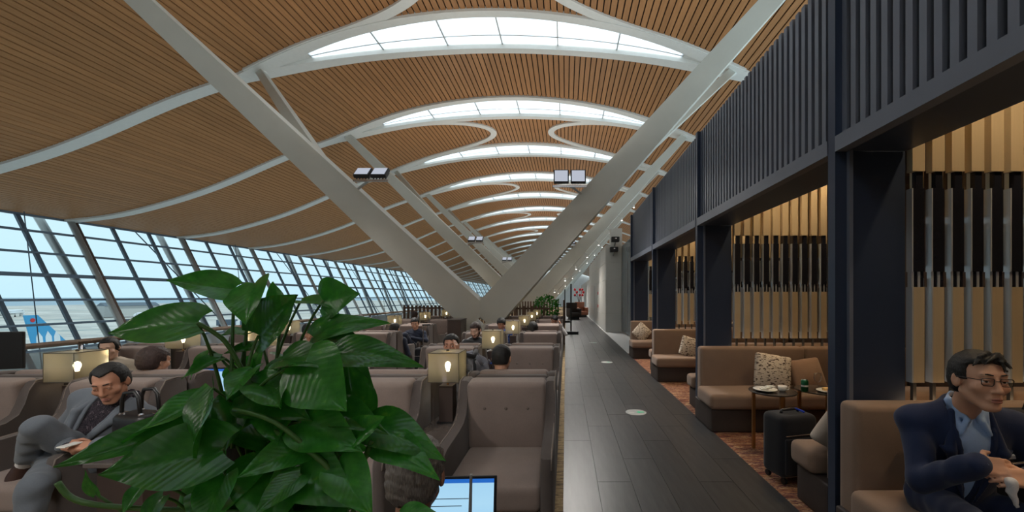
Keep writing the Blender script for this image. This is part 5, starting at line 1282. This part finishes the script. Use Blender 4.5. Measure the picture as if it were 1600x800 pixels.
def leaf_mesh(bend, fold, wob, seed):
    """unit heart leaf: base notch at the origin, tip at y = 1, half width about .36"""
    r = np.random.default_rng(seed); ny, nx = 14, 5; vs = []; fs = []
    for i in range(ny + 1):
        v = i/ny
        wd = .40*math.sin(PI*min(1, (v + .045)/1.045)**.62)**.9 * (1 - .30*v**2.2) + .0
        if i == ny: wd = .004
        for j in range(-nx, nx + 1):
            u = j/nx; x = u*wd; y = v - .13*(abs(u)**1.5)*max(0, 1 - v*3.2)*1.0
            z = fold*abs(x)*1.0 - bend*(y**2) + wob*math.sin(v*7 + u*2.2 + seed)*abs(u)*.10 - .25*fold*x*x*2
            if j == 0: z -= .008
            vs.append((x, y, z))
    m = 2*nx + 1
    for i in range(ny):
        for j in range(2*nx): a = i*m + j; fs.append((a, a + 1, a + m + 1, a + m))
    return MB().add(vs, fs).mesh('leaf', M['leaf'], True)
LV = [leaf_mesh(.10, .22, .25, 1), leaf_mesh(.28, .30, .35, 2), leaf_mesh(.45, .18, .3, 3), leaf_mesh(.04, .35, .5, 4)]
plant = thing('potted_pothos', 'tall lush pothos plant with big glossy leaves on a moss pole', 'plant', (-.52, .66, 0))
PO = Vector((-.52, .66, 0))
MB().lathe([(.10, 0), (.13, .02), (.17, .40), (.175, .42), (.155, .42), (.15, .38)], (0, 0, 0), 28).build('pot', M['darkfab'], plant, True)
MB().lathe([(.15, .375), (.10, .39)], (0, 0, 0), 20).build('soil', M['soil'], plant)
MB().tube([(0, 0, .38), (.0, .01, .8), (-.01, .0, 1.36)], .028, 10).build('moss_pole', M['soil'], plant, True)
def W(u, v, Y): return Vector(((u - 884)*Y/620, Y, H - (v - 463)*Y/620))
def put_leaf(base, tip, wscale, face, kind, stem=True, roll=0.):
    b = Vector(base); d = Vector(tip) - b; L = d.length; y = d.normalized(); n = Vector(face); n = (n - y*n.dot(y)).normalized()
    if roll: n = Matrix.Rotation(roll, 3, y) @ n
    x = y.cross(n); o = link('leaf', LV[kind % 4], plant)
    Mx = Matrix((x*L*wscale, y*L, n*L)).transposed().to_4x4(); Mx.translation = b - PO; o.matrix_local = Mx
    if stem:
        a = Vector((PO.x + random.uniform(-.05, .05), PO.y + random.uniform(-.04, .06), max(.5, min(1.34, b.z - random.uniform(.10, .28)))))
        c = a.lerp(b, .55) + Vector((0, 0, .05)); q = [tuple(((1-s_)**2*a + 2*s_*(1-s_)*c + s_*s_*b) - PO) for s_ in (0, .2, .4, .6, .8, 1)]
        MB().tube(q, [.0030, .0029, .0027, .0024, .0022, .0020], 6).build('stem', M['stem'], plant, True)
# the leaves one can pick out: base (u, v, depth), tip (u, v, depth), width, facing, mesh
KEY = [((366, 452, .66), (262, 433, .60), .95, (.1, -.8, .5), 0), ((398, 442, .66), (366, 494, .60), 1.25, (-.1, -.9, .2), 1), ((309, 505, .62), (158, 513, .60), .80, (.0, -.75, .6), 0),
       ((404, 524, .66), (461, 460, .64), 1.15, (-.2, -.9, .2), 3), ((505, 470, .72), (548, 456, .70), 1.5, (.2, -.8, .2), 1), ((470, 470, .74), (515, 474, .70), .55, (0, -.4, .9), 0), ((489, 527, .70), (565, 479, .66), .62, (.3, -.6, .6), 2),
       ((505, 534, .70), (558, 519, .66), .75, (.1, -.6, .8), 1), ((531, 552, .64), (629, 544, .60), .62, (.1, -.75, .6), 2), ((520, 542, .72), (548, 538, .70), .9, (0, -.8, .5), 0), ((442, 562, .62), (508, 553, .58), .75, (0, -.6, .8), 1),
       ((476, 566, .60), (532, 640, .55), 1.18, (.1, -.95, .2), 0), ((390, 612, .62), (462, 640, .57), .85, (0, -.75, .6), 1), ((494, 690, .60), (371, 739, .52), .82, (.0, -.8, .55), 0), ((522, 642, .62), (591, 662, .58), .72, (.2, -.7, .6), 1),
       ((580, 664, .64), (669, 684, .58), .72, (.2, -.7, .7), 2), ((596, 694, .62), (677, 726, .57), .70, (.2, -.6, .8), 1), ((348, 702, .55), (143, 738, .50), .90, (.05, -.80, .55), 0), ((338, 662, .60), (72, 718, .52), .52, (.0, -.65, .75), 0),
       ((333, 606, .58), (300, 716, .52), .75, (-.5, -.6, .5), 3), ((322, 622, .62), (188, 690, .55), .60, (-.1, -.6, .8), 3), ((345, 560, .64), (280, 580, .60), .9, (0, -.6, .8), 1), ((330, 548, .66), (283, 577, .62), .7, (-.3, -.7, .5), 2),
       ((395, 575, .64), (345, 612, .58), 1.0, (-.1, -.8, .6), 1), ((410, 540, .68), (350, 548, .64), .9, (0, -.6, .8), 0), ((385, 520, .68), (345, 523, .64), 1.1, (0, -.7, .6), 3), ((225, 758, .58), (182, 800, .55), .9, (0, -.7, .6), 1), ((150, 772, .56), (128, 738, .55), .7, (-.1, -.9, .3), 0),
       ((255, 776, .55), (200, 830, .52), .9, (0, -.7, .7), 2), ((352, 742, .55), (300, 830, .50), 1.0, (0, -.8, .5), 1), ((470, 742, .55), (395, 800, .50), .9, (0, -.7, .6), 0), ((530, 720, .58), (572, 800, .53), .85, (.2, -.8, .5), 1), ((455, 720, .58), (525, 775, .52), .9, (.1, -.8, .5), 2),
       ((560, 650, .66), (540, 560, .66), .9, (.3, -.8, .3), 3), ((500, 600, .66), (548, 650, .62), 1.0, (.2, -.8, .4), 0), ((628, 806, .52), (684, 796, .50), .6, (.1, -.5, .9), 1), ((380, 640, .60), (330, 700, .56), .9, (-.1, -.8, .5), 2),
       ((440, 500, .70), (425, 440, .70), .9, (-.1, -.9, .2), 3), ((425, 600, .66), (470, 540, .66), .8, (.0, -.8, .5), 1), ((540, 690, .60), (600, 650, .58), .8, (.1, -.7, .6), 3), ((470, 660, .60), (560, 700, .56), .8, (.1, -.7, .6), 0), ((420, 690, .62), (330, 660, .58), .7, (0, -.7, .7), 1)]
for i, (b, tp, ws, fc, kd) in enumerate(KEY): put_leaf(W(*b), W(*tp), ws, fc, kd, True)
# the dense inner mass
cnt = 0
while cnt < 95:
    z = random.uniform(.98, 1.50); tt_ = (1.52 - z)/.55; rad = .06 + .15*min(1, tt_ + .15); a = random.uniform(0, 2*PI); rr = rad*math.sqrt(random.random())
    b = Vector((PO.x + rr*math.cos(a)*1.15, PO.y + .03 + rr*math.sin(a)*.7, z)); d = Vector((math.cos(a), math.sin(a)*.8, random.uniform(-.9, .25))).normalized(); L = random.uniform(.08, .135)
    tip = b + d*L
    def uv(p): return 884 + 620*p.x/p.y, 463 - 620*(p.z - H)/p.y
    ok = True
    for p in (b, tip, b.lerp(tip, .5)):
        u, v = uv(p)
        lim_r = (590 if v < 690 else 575) if v > 600 else 540 - max(0, 560 - v)*.6; lim_l = 255 if v > 640 else 345 + max(0, 560 - v)*.3
        if not (lim_l < u < lim_r) or v < 500 or p.y < .46: ok = False
    if not ok: continue
    put_leaf(b, tip, random.uniform(.8, 1.1), (d.x*.3, -.55 + random.uniform(-.4, .4), .75), random.randrange(4), cnt % 3 == 0, random.uniform(-.5, .5)); cnt += 1
# main vines
for (pts, r) in (([W(412, 668, .60), W(460, 690, .58), W(520, 740, .57), W(545, 830, .6)], .0042), ([W(90, 754, .56), W(112, 778, .56), W(160, 790, .56), W(260, 796, .58), W(400, 800, .62)], .0038), ([W(520, 612, .62), W(524, 680, .60), W(528, 735, .58), W(524, 800, .6)], .003),
                 ([W(365, 640, .58), W(430, 660, .57), W(500, 720, .58), W(560, 790, .6)], .0032), ([W(580, 690, .6), W(566, 730, .6), W(552, 800, .62)], .004), ([W(308, 505, .62), W(335, 520, .63), W(360, 545, .64), W(400, 620, .66)], .0035)):
    pp = [Vector(p) - PO for p in pts]; q = []
    for i in range(len(pp) - 1):
        p0 = pp[max(0, i-1)]; p1, p2 = pp[i], pp[i+1]; p3 = pp[min(len(pp)-1, i+2)]
        for s_ in (0, .25, .5, .75): q.append(tuple(.5*((2*p1) + (p2-p0)*s_ + (2*p0-5*p1+4*p2-p3)*s_**2 + (3*p1-p0-3*p2+p3)*s_**3)))
    q.append(tuple(pp[-1])); MB().tube(q, r, 8).build('vine', M['stem'], plant, True)
# bushy plant far down the row of lamps
t = thing('bushy_plant', 'dense green potted bush beside the slat screen', 'plant', (-.68, 14.1, 0)); MB().lathe([(.22, 0), (.28, .5), (.26, .5)], (0, 0, 0), 18).build('planter', M['darkfab'], t, True); MB().tube([(0, 0, .45), (.02, 0, 1.2)], .03, 8).build('trunk', M['soil'], t)
fol = MB(); r = np.random.default_rng(5)
for i in range(900):
    v = r.normal(size=3); v /= np.linalg.norm(v); c = v*np.array([.50, .42, .52])*r.uniform(.55, 1.)**.5 + np.array([0, 0, 1.12]); q = Euler(r.uniform(0, 6.28, 3)).to_matrix(); l_ = r.uniform(.05, .09)
    fol.add([tuple(Vector(c) + q @ Vector(p)) for p in ((0, 0, 0), (l_*.4, l_*.5, .01), (0, l_*1.2, 0), (-l_*.4, l_*.5, .01))], [(0, 1, 2, 3)])
f_ = fol.build('foliage', M['leaf'], t); f_['kind'] = 'stuff'
